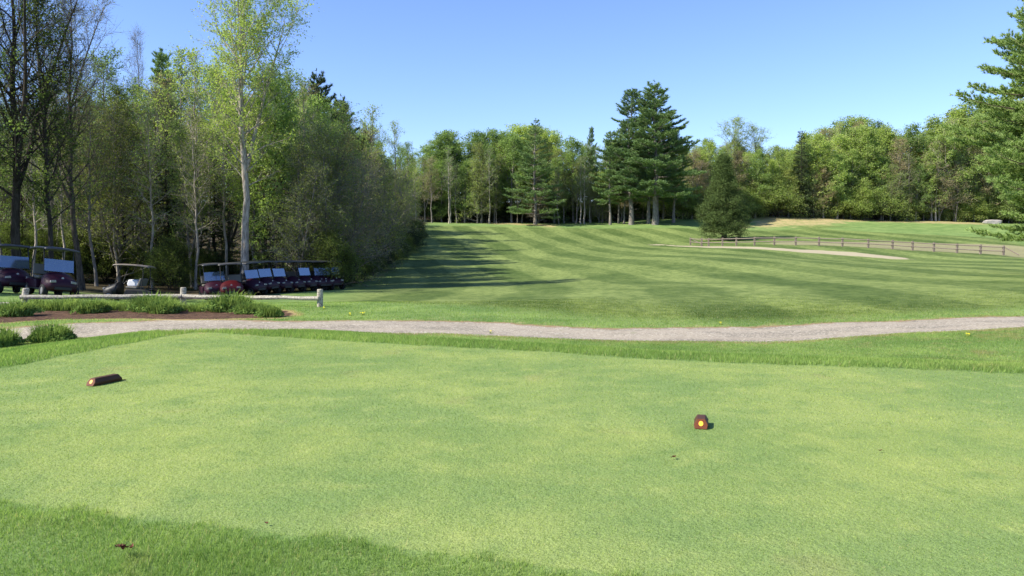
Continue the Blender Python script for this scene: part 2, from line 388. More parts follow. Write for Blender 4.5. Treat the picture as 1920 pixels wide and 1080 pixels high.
fc = F.mean(1)
cxy = np.stack([gx[F].mean(1), gy[F].mean(1)], -1)
fa = {k: A[k][F].mean(1) for k in ('sd_path', 'sd_far', 'sd_tee', 'sd_bed', 'sd_fair', 'sd_dirt')}
zone = np.zeros(len(F), int)
zone[fa['sd_fair'] < 0] = 1
zone[fa['sd_dirt'] < 0] = 5
zone[fa['sd_far'] < 0] = 4
zone[fa['sd_tee'] < 0] = 2
zone[fa['sd_path'] < 0.05] = 3
zone[fa['sd_bed'] < 0] = 6
for zi, nm in ((0, 'ground'), (1, 'fairway'), (2, 'tee_green'), (3, 'path'), (4, 'gravel_track'), (5, 'dirt_ground'), (6, 'flower_bed_soil')):
    fz = F[zone == zi]
    if not len(fz): continue
    u, inv = np.unique(fz, return_inverse=True)
    me = mesh_np(nm, np.stack([gx[u], gy[u], gz[u]], -1), inv.reshape(-1, 4), True, {k: v[u] for k, v in A.items()})
    tag(link(nm, me, MAT_TURF), kind='structure')

# ---------------------------------------------------------------- grass blades
N = NT('grass_blades'); P = N.pos()
c, fine = grass_color(N, P)
v = N.attr('v'); tip = N.attr('tip')
c = N.mix(1.0, c, N.mix(v, (0.66, 0.72, 0.56), (1.90, 1.78, 1.62)), 'MULTIPLY')
c = N.mix(N.math('MULTIPLY', N.step(v, 0.93, 0.97), 0.8), c, (0.46, 0.40, 0.20))
d = N.n('ShaderNodeBsdfDiffuse'); N.put(d.inputs[0], c)
tr = N.n('ShaderNodeBsdfTranslucent'); N.put(tr.inputs[0], N.mix(1.0, c, (1.15, 1.25, 0.75), 'MULTIPLY'))
mx = N.n('ShaderNodeMixShader'); mx.inputs[0].default_value = 0.48
N.t.links.new(d.outputs[0], mx.inputs[1]); N.t.links.new(tr.outputs[0], mx.inputs[2]); N.surf(mx.outputs[0])
MAT_BLADE = N.m

rng = np.random.default_rng(5)
def blades(name, label, X, Y, hh, ww, lean=0.6):
    n = len(X)
    Z = height(X, Y)
    az = rng.uniform(0, 2 * np.pi, n); h = hh * rng.uniform(0.5, 1.25, n); w = ww * rng.uniform(0.6, 1.2, n)
    la = az + np.pi / 2 + rng.normal(0, 0.5, n); L = h * lean * rng.uniform(0, 1.2, n)
    dx, dy = np.cos(az) * w / 2, np.sin(az) * w / 2
    V = np.zeros((n, 3, 3))
    V[:, 0] = np.stack([X - dx, Y - dy, Z - 0.004], -1); V[:, 1] = np.stack([X + dx, Y + dy, Z - 0.004], -1)
    V[:, 2] = np.stack([X + np.cos(la) * L, Y + np.sin(la) * L, Z + h], -1)
    F = np.arange(n * 3).reshape(-1, 3)
    V = V.reshape(-1, 3); bx, by = np.repeat(X, 3), np.repeat(Y, 3)
    cl = 0.5 + 0.25 * np.sin(X * 13 + 3 * np.sin(Y * 7)) * np.sin(Y * 17 + 2 * np.sin(X * 9)) + 0.25 * np.sin(X * 41 + 2 * np.sin(Y * 23)) * np.sin(Y * 47 + X * 11)
    vv = np.clip(rng.uniform(0, 1, n) * 0.65 + cl * 0.33, 0, 0.92); vv = np.where(rng.uniform(0, 1, n) < 0.045, 1.0, vv)
    at = {'sd_tee': np.repeat(sdf(TEE, X, Y), 3), 'sd_fair': np.repeat(sdf(FAIR, X, Y), 3),
          'v': np.repeat(vv, 3), 'tip': np.tile([0, 0, 1], n)}
    me = mesh_np(name, V, F, False, at)
    return tag(link(name, me, MAT_BLADE), label, 'grass', kind='stuff')
def scatter(x0, x1, y0, y1, dens, keep):
    n = int((x1 - x0) * (y1 - y0) * dens)
    X = rng.uniform(x0, x1, n); Y = rng.uniform(y0, y1, n)
    m = np.abs(X) < 0.70 * (Y + 1.2) + 0.3
    X, Y = X[m], Y[m]
    m = keep(X, Y); return X[m], Y[m]
# near rough in front of the tee
nz = lambda X, Y: np.sin(X * 9 + Y * 4) * 0.05 + np.sin(X * 23 - Y * 17) * 0.03 + rng.normal(0, 0.035, len(X))
X, Y = scatter(-5, 2.5, 3.1, 5.6, 14000, lambda X, Y: sdf(TEE, X, Y) + nz(X, Y) > 0.02)
blades('rough_grass', 'longer dark green grass in the near left corner before the mown tee', X, Y, 0.030 + 0.012 * np.sin(X * 3.1) * np.sin(Y * 4.3 + X), 0.0042, 1.1)
# mown tee surface
def tk(X, Y): return (sdf(TEE, X, Y) < 0.03)
a1 = scatter(-6.5, 8, 3.1, 6.5, 9000, tk); a2 = scatter(-7.5, 9.5, 6.5, 13.5, 2600, tk)
hs = np.concatenate([np.full(len(a1[0]), 0.009), np.full(len(a2[0]), 0.011)])
ws = np.concatenate([np.full(len(a1[0]), 0.0045), np.full(len(a2[0]), 0.008)])
blades('tee_grass', 'short mown pale green grass covering the tee', np.concatenate([a1[0], a2[0]]), np.concatenate([a1[1], a2[1]]), hs, ws, 1.4)
# bank behind the tee
def bk(X, Y): return (sdf(TEE, X, Y) + nz(X, Y) * 0.5 > 0.03) & (sdf(PATH, X, Y) > -0.1 + rng.normal(0, 0.1, len(X)))
X, Y = scatter(-13, 15, 8.0, 18.5, 2600, lambda X, Y: bk(X, Y) & (sdf(PATH, X, Y) > -0.02) & (Y < 18))
s = sdf(TEE, X, Y); far = sdf(PATH, X, Y)
inside = (Y < 16.6 + 0 * X)
X, Y, s = X[inside], Y[inside], s[inside]
blades('bank_grass', 'taller green grass on the bank between the tee and the gravel path', X, Y, 0.026 + 0.040 * np.exp(-np.maximum(s, 0) / 0.8), 0.009, 0.8)
# rough beyond the path
def fk(X, Y): return (sdf(PATH, X, Y) > 0.05 + np.abs(rng.normal(0, 0.12, len(X)))) & (sdf(BED, X, Y) > 0.1) & (sdf(TEE, X, Y) > 4)
X, Y = scatter(-19, 22, 17.0, 31.0, 620, fk)
q_ = rng.uniform(0, 1, len(X)) < np.clip((31.5 - Y + np.sin(X * 0.8) * 1.5) / 11.0, 0, 1) ** 1.5
X, Y = X[q_], Y[q_]
blades('far_rough_grass', 'green rough grass beyond the gravel path', X, Y, 0.034, 0.014, 0.9)

# ---------------------------------------------------------------- tree building
class Tubes:
    def __init__(s): s.d = {}
    def add(s, pts, rad, sides):
        s.d.setdefault((len(pts), sides), []).append((pts, rad))
    def arrays(s):
        VV = []; FF = []; base = 0
        for (n, k), lst in s.d.items():
            P = np.array([a for a, _ in lst]); Rr = np.array([b for _, b in lst]); m = len(P)
            T = np.empty_like(P); T[:, 1:-1] = P[:, 2:] - P[:, :-2]; T[:, 0] = P[:, 1] - P[:, 0]; T[:, -1] = P[:, -1] - P[:, -2]
            T /= np.linalg.norm(T, axis=-1, keepdims=True) + 1e-9
            up = np.where(np.abs(T[..., 2:3]) < 0.9, np.array([0, 0, 1.0]), np.array([1.0, 0, 0]))
            a = np.cross(T, up); a /= np.linalg.norm(a, axis=-1, keepdims=True) + 1e-9; b = np.cross(T, a)
            ang = np.arange(k) * 2 * np.pi / k
            V = P[:, :, None] + Rr[:, :, None, None] * (a[:, :, None] * np.cos(ang)[:, None] + b[:, :, None] * np.sin(ang)[:, None])
            VV.append(V.reshape(-1, 3))
            i = np.arange(m)[:, None, None] * n * k + np.arange(n - 1)[None, :, None] * k + np.arange(k)[None, None]
            j = np.arange(m)[:, None, None] * n * k + np.arange(n - 1)[None, :, None] * k + (np.arange(k)[None, None] + 1) % k
            FF.append(np.stack([i, j, j + k, i + k], -1).reshape(-1, 4) + base); base += m * n * k
        return np.concatenate(VV), np.concatenate(FF)
def norm(v): return v / (np.linalg.norm(v) + 1e-9)
def poly(rg, p0, d, L, n, wob, up):
    pts = [np.array(p0)]; d = norm(np.array(d, float)); s = L / (n - 1)
    for i in range(n - 1):
        d = norm(d + rg.normal(0, wob, 3) + np.array([0, 0, up]))
        pts.append(pts[-1] + d * s)
    return np.array(pts)
def perp_dir(rg, axis, ang, az):
    t = np.array([0, 0, 1.0]) if abs(axis[2]) < 0.9 else np.array([1.0, 0, 0])
    a = norm(np.cross(axis, t)); b = np.cross(axis, a)
    return norm(axis * math.cos(ang) + (a * math.cos(az) + b * math.sin(az)) * math.sin(ang))
def leaves_mesh(rg, C, size, flat=0.5, aspect=0.6, tri=False):
    n = len(C); nr = rg.normal(0, 1, (n, 3)); nr[:, 2] += flat * 2; nr /= np.linalg.norm(nr, axis=1, keepdims=True)
    t = rg.normal(0, 1, (n, 3)); a = np.cross(nr, t); a /= np.linalg.norm(a, axis=1, keepdims=True) + 1e-9; b = np.cross(nr, a)
    s = (size * rg.uniform(0.55, 1.3, n))[:, None]
    a = a * s * 0.5; b = b * s * 0.5 * aspect
    V = np.stack([C - a, C - b + a * 0.1, C + a, C + b + a * 0.1], 1).reshape(-1, 3)
    return V, np.arange(n * 4).reshape(-1, 4), np.repeat(rg.uniform(0, 1, n), 4)

PROTO = {}
def decid(name, seed, H=18, r0=0.22, bole=0.3, spread=3.6, nl=34, ns=8, nt=6, lp=10, ls=0.13, el0=35, el1=62, up=0.06,
          prof=None, wob=0.10, lean=0.0, fork=0, sig=0.10, twig=0.9, tw_r=0.006, flat=0.4, inner=0):
    rg = np.random.default_rng(seed); T = Tubes(); Tw = Tubes(); leafC = []
    prof = prof or (lambda t: (1 - t) ** 0.55 * (0.55 + 0.45 * min(1, t * 4)))
    n = 14; z = np.linspace(0, 1, n)
    wx = np.cumsum(rg.normal(0, 0.012, n)) * H * 0.35; wy = np.cumsum(rg.normal(0, 0.012, n)) * H * 0.35
    wx -= wx[0]; wy -= wy[0]
    tp = np.stack([wx + lean * z ** 1.5 * H, wy, z * H * 0.97], -1)
    rad = r0 * ((1 - z) ** 0.85 * 0.97 + 0.03) * (1 + 0.5 * np.exp(-z * 60))
    tp[0, 2] = -0.4
    T.add(tp, rad, 9)
    def at(t):
        f = t * (n - 1); i = min(int(f), n - 2); f -= i
        return tp[i] * (1 - f) + tp[i + 1] * f, rad[i] * (1 - f) + rad[i + 1] * f
    axes = [(at, bole, 1.0, nl)]
    for k in range(fork):
        t0 = bole * rg.uniform(0.7, 1.2); p, rr = at(t0); a = rg.uniform(0, 6.28)
        d = np.array([math.cos(a) * 0.42, math.sin(a) * 0.42, 1.0]); L = H * (1 - t0) * rg.uniform(0.75, 0.95)
        fp = poly(rg, p, d, L, 10, 0.05, 0.05); fr = np.linspace(rr * 0.75, 0.02, 10); T.add(fp, fr, 7)
        def atf(t, fp=fp, fr=fr):
            f = t * 9; i = min(int(f), 8); f -= i
            return fp[i] * (1 - f) + fp[i + 1] * f, fr[i] * (1 - f) + fr[i + 1] * f
        axes.append((atf, 0.2, 0.75, nl // 2))
    az = rg.uniform(0, 6.28)
    for (A_, b0, sc, cnt) in axes:
        for i in range(cnt):
            u = (i + rg.uniform(0, 0.9)) / cnt; t = b0 + (0.985 - b0) * u; az += 2.4 + rg.normal(0, 0.4)
            p, rr = A_(t)
            L = spread * sc * prof(u) * rg.uniform(0.6, 1.2) + 0.35
            el = R(el0 + (el1 - el0) * u + rg.normal(0, 8))
            d = np.array([math.cos(az) * math.cos(el), math.sin(az) * math.cos(el), math.sin(el)])
            lp_ = poly(rg, p, d, L, 7, wob, up); lr = np.linspace(max(min(rr * 0.55, 0.012 + L * 0.014), 0.012), 0.008, 7)
            T.add(lp_, lr, 5)
            m = max(2, int(ns * (0.4 + 0.6 * L / spread)))
            for j in range(m):
                s = 0.25 + 0.75 * (j + rg.uniform(0, 1)) / m; f = s * 6; q = min(int(f), 5); f -= q
                p2 = lp_[q] * (1 - f) + lp_[q + 1] * f; ax = norm(lp_[q + 1] - lp_[q])
                L2 = (L * 0.42 * (1.15 - s * 0.7) + 0.25) * rg.uniform(0.7, 1.2)
                d2 = perp_dir(rg, ax, R(rg.uniform(30, 65)), rg.uniform(0, 6.28))
                sp = poly(rg, p2, d2, L2, 5, wob * 1.3, up); Tw.add(sp, np.linspace(max(lr[q] * 0.5, tw_r * 1.3), tw_r, 5), 3)
                for k in range(nt):
                    s3 = (k + rg.uniform(0.2, 1)) / nt; f3 = s3 * 4; q3 = min(int(f3), 3); f3 -= q3
                    p3 = sp[q3] * (1 - f3) + sp[q3 + 1] * f3
                    d3 = perp_dir(rg, norm(sp[q3 + 1] - sp[q3]), R(rg.uniform(25, 60)), rg.uniform(0, 6.28))
                    L3 = twig * rg.uniform(0.5, 1.1)
                    tw = poly(rg, p3, d3, L3, 3, 0.16, up); Tw.add(tw, np.array([tw_r, tw_r * 0.8, tw_r * 0.5]), 3)
                    if lp:
                        c = rg.poisson(lp)
                        if c:
                            w = rg.uniform(0.15, 1.08, c)[:, None]
                            leafC.append(tw[0] * (1 - w) + tw[2] * w + rg.normal(0, sig, (c, 3)))
    tv, tf = T.arrays(); me_t = mesh_np(name + '_trunk', tv, tf, True)
    wv, wf = Tw.arrays()
    vals = np.zeros(len(wv)); fl = [wf]; mi = [np.ones(len(wf), int)]
    if leafC:
        C = np.concatenate(leafC); lv, lf, lval = leaves_mesh(rg, C, ls, flat)
        fl.append(lf + len(wv)); wv = np.concatenate([wv, lv]); vals = np.concatenate([vals, lval]); mi.append(np.zeros(len(lf), int))
    me_c = mesh_np(name + '_crown', wv, fl, False, {'v': vals})
    me_c['mi'] = 1
    PROTO[name] = dict(trunk=me_t, crown=me_c, H=H, mi=np.concatenate(mi))
    return name
def conifer(name, seed, H=22, r0=0.28, bole=0.3, spread=3.8, step=0.65, per=5, droop=-0.02, el0=-2, el1=45, prof=None,
            tl=0.30, tw=0.05, tn=9, tuft=0.34, jit=0.25, flatb=0.30, missing=0.12, lean=0.0):
    rg = np.random.default_rng(seed); T = Tubes(); Tw = Tubes(); TC = []; TD = []
    prof = prof or (lambda u: (1 - u) ** 0.8)
    n = 10; z = np.linspace(0, 1, n)
    tp = np.stack([np.cumsum(rg.normal(0, 0.004, n)) * H + lean * z * H, np.cumsum(rg.normal(0, 0.004, n)) * H, z * H * 0.985], -1)
    rad = r0 * ((1 - z) ** 0.9 * 0.96 + 0.04) * (1 + 0.35 * np.exp(-z * 50)); tp[0, 2] = -0.4
    tp[0, :2] = tp[1, :2]
    T.add(tp, rad, 9)
    zz = bole * H
    # a few dead stubs under the crown
    for i in range(8):
        h0 = rg.uniform(0.4, 1) * bole * H; a = rg.uniform(0, 6.28)
        T.add(poly(rg, (tp[3][0], tp[3][1], h0), (math.cos(a), math.sin(a), 0.1), rg.uniform(0.5, 1.6), 4, 0.1, 0), np.linspace(0.03, 0.01, 4), 4)
    az = 0
    while zz < H * 0.97:
        u = (zz / H - bole) / (1 - bole); k = rg.integers(per - 1, per + 2); az += rg.uniform(0, 3)
        for b in range(k):
            if rg.uniform() < missing: continue
            a = az + 6.283 * b / k + rg.normal(0, 0.25)
            L = (spread * prof(u) * rg.uniform(0.62, 1.18) + 0.3)
            el = R(el0 + (el1 - el0) * u ** 1.6 + rg.normal(0, 6))
            f = zz / H * (n - 1); i = min(int(f), n - 2); f -= i; p = tp[i] * (1 - f) + tp[i + 1] * f; p = p + np.array([0, 0, rg.normal(0, jit * 0.4)])
            pts = [p]; ns_ = 7; d = np.array([math.cos(a) * math.cos(el), math.sin(a) * math.cos(el), math.sin(el)])
            for q in range(ns_ - 1):
                d = norm(d + rg.normal(0, 0.05, 3) + np.array([0, 0, droop if q < 3 else 0.11]))
                pts.append(pts[-1] + d * L / (ns_ - 1))
            pts = np.array(pts); T.add(pts, np.linspace(0.012 + L * 0.011, 0.008, ns_), 4)
            m = max(2, int(L / 0.28)); 
            for j in range(m):
                s = 0.22 + 0.78 * (j + 0.5) / m; f2 = s * (ns_ - 1); q = min(int(f2), ns_ - 2); f2 -= q
                p2 = pts[q] * (1 - f2) + pts[q + 1] * f2; ax = norm(pts[q + 1] - pts[q])
                side = norm(np.cross(ax, [0, 0, 1.0]))
                for sg in (-1, 1):
                    l2 = (L * flatb * (1.1 - s) + 0.25) * rg.uniform(0.7, 1.2)
                    d2 = norm(ax * 0.75 + side * sg * rg.uniform(0.6, 1.0) + np.array([0, 0, rg.uniform(-0.05, 0.3)]))
                    e = p2 + d2 * l2; Tw.add(np.array([p2, (p2 + e) / 2 + rg.normal(0, 0.02, 3), e]), np.array([0.009, 0.007, 0.004]), 3)
                    c = max(1, int(l2 / tuft + 0.5))
                    for w in np.linspace(0.35, 1.0, c):
                        TC.append(p2 + d2 * l2 * w + rg.normal(0, 0.04, 3)); TD.append(norm(d2 + np.array([0, 0, 0.25])))
            TC.append(pts[-1]); TD.append(norm(pts[-1] - pts[-2]))
        zz += step * rg.uniform(0.75, 1.25) * (1 - 0.35 * u)
    TC.append(tp[-1]); TD.append(np.array([0, 0, 1.0]))
    C = np.repeat(np.array(TC), tn, 0); D = np.repeat(np.array(TD), tn, 0)
    m = len(C); D = D + rg.normal(0, 0.55, (m, 3)); D[:, 2] += 0.15; D /= np.linalg.norm(D, axis=1, keepdims=True)
    W = np.cross(D, rg.normal(0, 1, (m, 3))); W /= np.linalg.norm(W, axis=1, keepdims=True) + 1e-9
    L = tl * rg.uniform(0.6, 1.25, m)[:, None]; C = C - D * L * 0.2
    V = np.stack([C - W * tw * 0.5, C + W * tw * 0.5, C + D * L], 1).reshape(-1, 3)
    tv, tf = T.arrays(); me_t = mesh_np(name + '_trunk', tv, tf, True)
    wv, wf = Tw.arrays()
    nf = np.arange(m * 3).reshape(-1, 3) + len(wv)
    vals = np.concatenate([np.zeros(len(wv)), np.repeat(rg.uniform(0, 1, m), 3)])
    me_c = mesh_np(name + '_crown', np.concatenate([wv, V]), [wf, nf], False, {'v': vals})
    PROTO[name] = dict(trunk=me_t, crown=me_c, H=H, mi=np.concatenate([np.ones(len(wf), int), np.zeros(m, int)]))
    return name

def leaf_mat(name, ca, cb, trans=0.4, third=None, ovar=0.2, gain=1.75):
    ca = tuple(x * gain for x in ca); cb = tuple(x * gain for x in cb); third = tuple(x * 1.3 for x in third) if third else None
    N = NT(name); v = N.attr('v'); oi = N.n('ShaderNodeObjectInfo').outputs['Random']
    c = N.mix(v, ca, cb)
    if third: c = N.mix(N.step(v, 0.86, 0.92), c, third)
    cl = N.noise(N.objc(), 0.55, 2)
    c = N.mix(1.0, c, N.mix(cl, (0.72, 0.78, 0.75), (1.28, 1.22, 1.2)), 'MULTIPLY')
    c = N.mix(1.0, c, N.mix(oi, (1 - ovar, 1 - ovar * 0.9, 1 - ovar * 0.6), (1 + ovar, 1 + ovar * 0.8, 1 + ovar * 0.5)), 'MULTIPLY')
    d = N.n('ShaderNodeBsdfDiffuse'); N.put(d.inputs[0], c)
    tr = N.n('ShaderNodeBsdfTranslucent'); N.put(tr.inputs[0], N.mix(1.0, c, (1.15, 1.25, 0.6), 'MULTIPLY'))
    mx = N.n('ShaderNodeMixShader'); mx.inputs[0].default_value = trans
    N.t.links.new(d.outputs[0], mx.inputs[1]); N.t.links.new(tr.outputs[0], mx.inputs[2]); N.surf(mx.outputs[0]); return N.m
def bark_mat(name, a, b, scale=3):
    N = NT(name); o = N.objc(); v = N.vec(o, (scale, scale, scale * 0.22)); f = N.noise(v, 2.2, 6, 0.75, 0.4)
    f2 = N.noise(o, 0.7, 3)
    c = N.mix(N.step(f, 0.32, 0.68), a, b); c = N.mix(1.0, c, N.mix(f2, (0.7, 0.7, 0.7), (1.2, 1.2, 1.2)), 'MULTIPLY')
    N.pbr(c, 0.9, 0.15, normal=N.bump(f, 0.7, 0.05)); return N.m
BARK = bark_mat('bark_brown', (0.045, 0.035, 0.026), (0.15, 0.125, 0.10))
BARK_D = bark_mat('bark_dark', (0.02, 0.017, 0.014), (0.075, 0.063, 0.052))
BARK_P = bark_mat('bark_pale', (0.19, 0.16, 0.125), (0.56, 0.50, 0.41))
BARK_G = bark_mat('bark_grey', (0.10, 0.09, 0.075), (0.30, 0.27, 0.23))
L_YEL = leaf_mat('leaves_yellow_green', (0.110, 0.150, 0.040), (0.215, 0.265, 0.082), 0.46, (0.32, 0.34, 0.15), gain=2.05)
L_MID = leaf_mat('leaves_mid_green', (0.070, 0.108, 0.034), (0.148, 0.198, 0.068), 0.46, gain=2.1)
L_DEEP = leaf_mat('leaves_deep_green', (0.045, 0.066, 0.018), (0.105, 0.135, 0.038), 0.40, gain=1.8)
L_BROWN = leaf_mat('buds_brown', (0.115, 0.096, 0.058), (0.210, 0.175, 0.108), 0.35, (0.17, 0.21, 0.07), gain=1.9)
L_BUD = leaf_mat('buds_olive', (0.080, 0.098, 0.030), (0.170, 0.190, 0.066), 0.42, gain=2.0)
L_PINE = leaf_mat('needles_pine', (0.040, 0.068, 0.030), (0.110, 0.155, 0.062), 0.25, gain=2.6)
L_PINE2 = leaf_mat('needles_near_pine', (0.078, 0.118, 0.040), (0.165, 0.220, 0.080), 0.3, gain=2.1)
L_SPR = leaf_mat('needles_spruce', (0.022, 0.037, 0.018), (0.058, 0.080, 0.036), 0.12)
L_CED = leaf_mat('needles_cedar', (0.040, 0.062, 0.020), (0.078, 0.108, 0.034), 0.15, gain=1.7)

decid('maple_a', 1, 18, 0.16, 0.20, 3.9, 36, 9, 6, 6, 0.15)
decid('maple_b', 2, 18, 0.16, 0.34, 3.6, 30, 9, 6, 6, 0.15, prof=lambda t: math.sin(math.pi * min(1, t * 0.85 + 0.15)) ** 0.6)
decid('maple_c', 3, 18, 0.17, 0.26, 3.1, 34, 8, 6, 6, 0.15, fork=1)
decid('airy', 4, 18, 0.17, 0.42, 3.0, 26, 7, 5, 3.2, 0.17, el0=40, el1=70)
decid('sapling', 14, 14, 0.115, 0.30, 2.1, 30, 6, 5, 4, 0.13, el0=30, el1=62)
decid('bare_a', 5, 20, 0.26, 0.24, 6.0, 26, 10, 9, 1.3, 0.08, el0=42, el1=62, up=0.07, fork=2, twig=1.15, tw_r=0.0065)
decid('bare_b', 6, 20, 0.20, 0.30, 4.6, 28, 10, 9, 1.6, 0.09, el0=46, el1=66, up=0.05, fork=1, twig=1.1, tw_r=0.0065)
decid('browny', 7, 15, 0.16, 0.16, 3.9, 36, 9, 7, 5, 0.11, el0=35, el1=65, fork=1)
decid('brush_a', 8, 10, 0.09, 0.03, 3.6, 52, 8, 6, 4, 0.10, el0=18, el1=58, up=0.02, wob=0.13, fork=2, prof=lambda t: (1 - t) ** 0.5)
decid('brush_b', 9, 11, 0.10, 0.05, 3.2, 46, 8, 6, 6, 0.11, el0=25, el1=62, up=0.03, wob=0.12, fork=1, prof=lambda t: (1 - t) ** 0.6)
decid('hero', 12, 24, 0.34, 0.34, 5.0, 38, 10, 6, 7.5, 0.16, el0=34, el1=68, up=0.06, fork=2, prof=lambda t: 0.55 + 0.45 * math.sin(math.pi * t), twig=0.9)
decid('shrub', 13, 3.2, 0.035, 0.02, 1.5, 28, 8, 5, 15, 0.065, el0=20, el1=70, sig=0.1, twig=0.4, fork=2, prof=lambda t: (1 - t) ** 0.4)
conifer('pine_a', 21, 26, 0.34, 0.20, 6.6, 1.15, 6, prof=lambda u: (1 - u) ** 0.75 * (0.72 + 0.28 * min(1, u * 4)), tl=0.48, tw=0.10, tn=11, tuft=0.36, missing=0.14, el0=4, el1=50, flatb=0.36, jit=0.15)
conifer('pine_b', 22, 26, 0.32, 0.24, 5.8, 1.2, 6, prof=lambda u: (1 - u) ** 0.62 * (0.6 + 0.4 * min(1, u * 3)), tl=0.48, tw=0.10, tn=11, tuft=0.36, missing=0.26, el0=8, el1=52, flatb=0.36, jit=0.15)
conifer('pine_c', 23, 24, 0.26, 0.10, 5.6, 1.15, 5, prof=lambda u: (1 - u) ** 0.85, tl=0.48, tw=0.10, tn=8, tuft=0.42, missing=0.28, el0=2, el1=50, flatb=0.36)
conifer('pine_near', 24, 20, 0.34, 0.125, 8.4, 0.52, 5, prof=lambda u: (1 - u) ** 0.45 * (0.62 + 0.38 * min(1, u * 2.8)), tl=0.30, tw=0.05, tn=22, tuft=0.23, missing=0.08, el0=2, el1=30, flatb=0.34)
conifer('spruce', 25, 16, 0.18, 0.06, 2.6, 0.42, 6, droop=-0.05, el0=-14, el1=20, prof=lambda u: (1 - u) ** 0.85, tl=0.24, tw=0.06, tn=7, tuft=0.32, missing=0.08)
decid('belt_a', 31, 18, 0.20, 0.10, 4.9, 34, 8, 6, 9, 0.25, el0=22, el1=60, sig=0.17, prof=lambda t: (1 - t) ** 0.45 * (0.7 + 0.3 * min(1, t * 4)))
decid('belt_b', 32, 18, 0.20, 0.24, 4.6, 30, 8, 6, 9, 0.25, el0=25, el1=62, sig=0.17, prof=lambda t: math.sin(math.pi * min(1, t * 0.8 + 0.2)) ** 0.5)
decid('belt_c', 33, 18, 0.19, 0.16, 4.2, 34, 8, 6, 9, 0.25, el0=25, el1=60, sig=0.17, fork=1)
decid('belt_brown', 34, 15, 0.15, 0.14, 4.4, 34, 9, 6, 8, 0.15, el0=30, el1=62, sig=0.24, fork=1)
decid('cedar', 26, 9.6, 0.26, 0.05, 2.45, 200, 8, 5, 26, 0.085, el0=4, el1=74, up=0.08, sig=0.13, twig=0.50, tw_r=0.006, wob=0.08,
      prof=lambda t: (1.0 - 0.93 * t) ** 0.95 * (0.85 + 0.2 * min(1, t * 6)), flat=0.0)

CROWN_CACHE = {}
def variant(proto, part, mats):
    key = (proto, part, tuple(m.name for m in mats))
    if key not in CROWN_CACHE:
        me = PROTO[proto][part]
        if any(k[0] == proto and k[1] == part for k in CROWN_CACHE): me = me.copy()
        me.materials.clear()
        for m in mats: me.materials.append(m)
        if part == 'crown': me.polygons.foreach_set('material_index', PROTO[proto]['mi'].astype(np.int32)); me.update()
        CROWN_CACHE[key] = me
    return CROWN_CACHE[key]
trng = random.Random(3)
LNAME = {L_MID.name: 'mid-green', L_YEL.name: 'yellow-green', L_BUD.name: 'olive'}
def tree(name, proto, leaf, bark, px, Y, ytop, label, cat, group=None, wide=1.0, rz=None, x=None, tilt=0.0):
    x = pxx(px, Y) if x is None else x
    z = H1(x, Y)
    if ytop is not None:
        u = pix(px, ytop, Y); Ht = max(1.0, u[2] - z)
    else: Ht = PROTO[proto]['H']
    s = Ht / (PROTO[proto]['H'] * 0.99)
    o = empty(name, (x, Y, z - 0.05), trng.uniform(0, 6.28) if rz is None else rz)
    o.rotation_euler = (tilt * trng.uniform(-1, 1), tilt * trng.uniform(-1, 1), o.rotation_euler.z)
    o.scale = (s * wide, s * wide, s)
    link('trunk', variant(proto, 'trunk', [bark]), None, o)
    link('crown', variant(proto, 'crown', [leaf, bark]), None, o)
    return tag(o, label, cat, group)

# ---- named front trees on the left
lt = 'trees of the left woods'
tree('broadleaf_tree', 'hero', L_YEL, BARK_P, 457, 48.5, -45, 'tall pale-trunked forked tree with sparse yellow-green leaves behind the long row of carts', 'tree', rz=0.5, wide=1.0)
tree('bare_tree', 'bare_a', L_BUD, BARK_D, 32, 40, -160, 'dark thick-trunked nearly bare tree rising behind the two carts at the left edge', 'tree', rz=1.1)
tree('bare_tree', 'bare_b', L_BUD, BARK, 152, 45, -20, 'brown-trunked bare tree standing just right of the leftmost carts', 'tree', rz=2.0)
tree('bare_tree', 'bare_b', L_BUD, BARK_G, 95, 52, -75, 'slim grey-brown bare tree between the two dark leftmost trunks', 'tree', rz=4.0)
tree('bare_tree', 'bare_a', L_BUD, BARK_G, -40, 48, -140, 'bare tree cut by the left edge of the view', 'tree', rz=5.2)
tree('bare_tree', 'bare_b', L_BROWN, BARK_G, 268, 72, 58, 'thin bare tan-twigged tree poking above the left woods before the blue sky', 'tree', rz=1.0, wide=0.55)
tree('pine_tree', 'pine_b', L_PINE, BARK_D, 312, 80, 92, 'dark round-topped pine showing above the left woods beside the thin bare tree', 'tree', wide=0.9)
tree('broadleaf_tree', 'airy', L_YEL, BARK_P, 372, 56, 95, 'slim pale-trunked tree with yellow-green tufts just left of the tall forked tree', 'tree', rz=2.2)
tree('broadleaf_tree', 'maple_c', L_YEL, BARK_G, 345, 66, 88, 'yellow-green leafy tree behind and left of the tall forked tree', 'tree')
tree('broadleaf_tree', 'maple_a', L_DEEP, BARK_D, 235, 56, 165, 'broad deep green tree above the cart with the brown roof', 'tree')
tree('broadleaf_tree', 'maple_b', L_MID, BARK, 205, 62, 110, 'loose mid-green tree behind the broad deep green tree', 'tree')
tree('broadleaf_tree', 'maple_c', L_MID, BARK_G, 545, 58, 128, 'mid-green tree with pale trunk just right of the tall forked tree', 'tree')
tree('broadleaf_tree', 'airy', L_MID, BARK_P, 575, 54, 150, 'thin pale-stemmed green tree above the middle of the cart row', 'tree')
tree('pine_tree', 'pine_a', L_SPR, BARK_D, 603, 78, 130, 'taller of the two dark pines topping the right slope of the left woods', 'tree', wide=0.95)
tree('pine_tree', 'pine_a', L_SPR, BARK_D, 641, 82, 176, 'shorter of the two dark pines topping the right slope of the left woods', 'tree', wide=0.95)
tree('broadleaf_tree', 'airy', L_YEL, BARK_G, 700, 98, 200, 'airy pale green tree right of the two dark pines', 'tree')
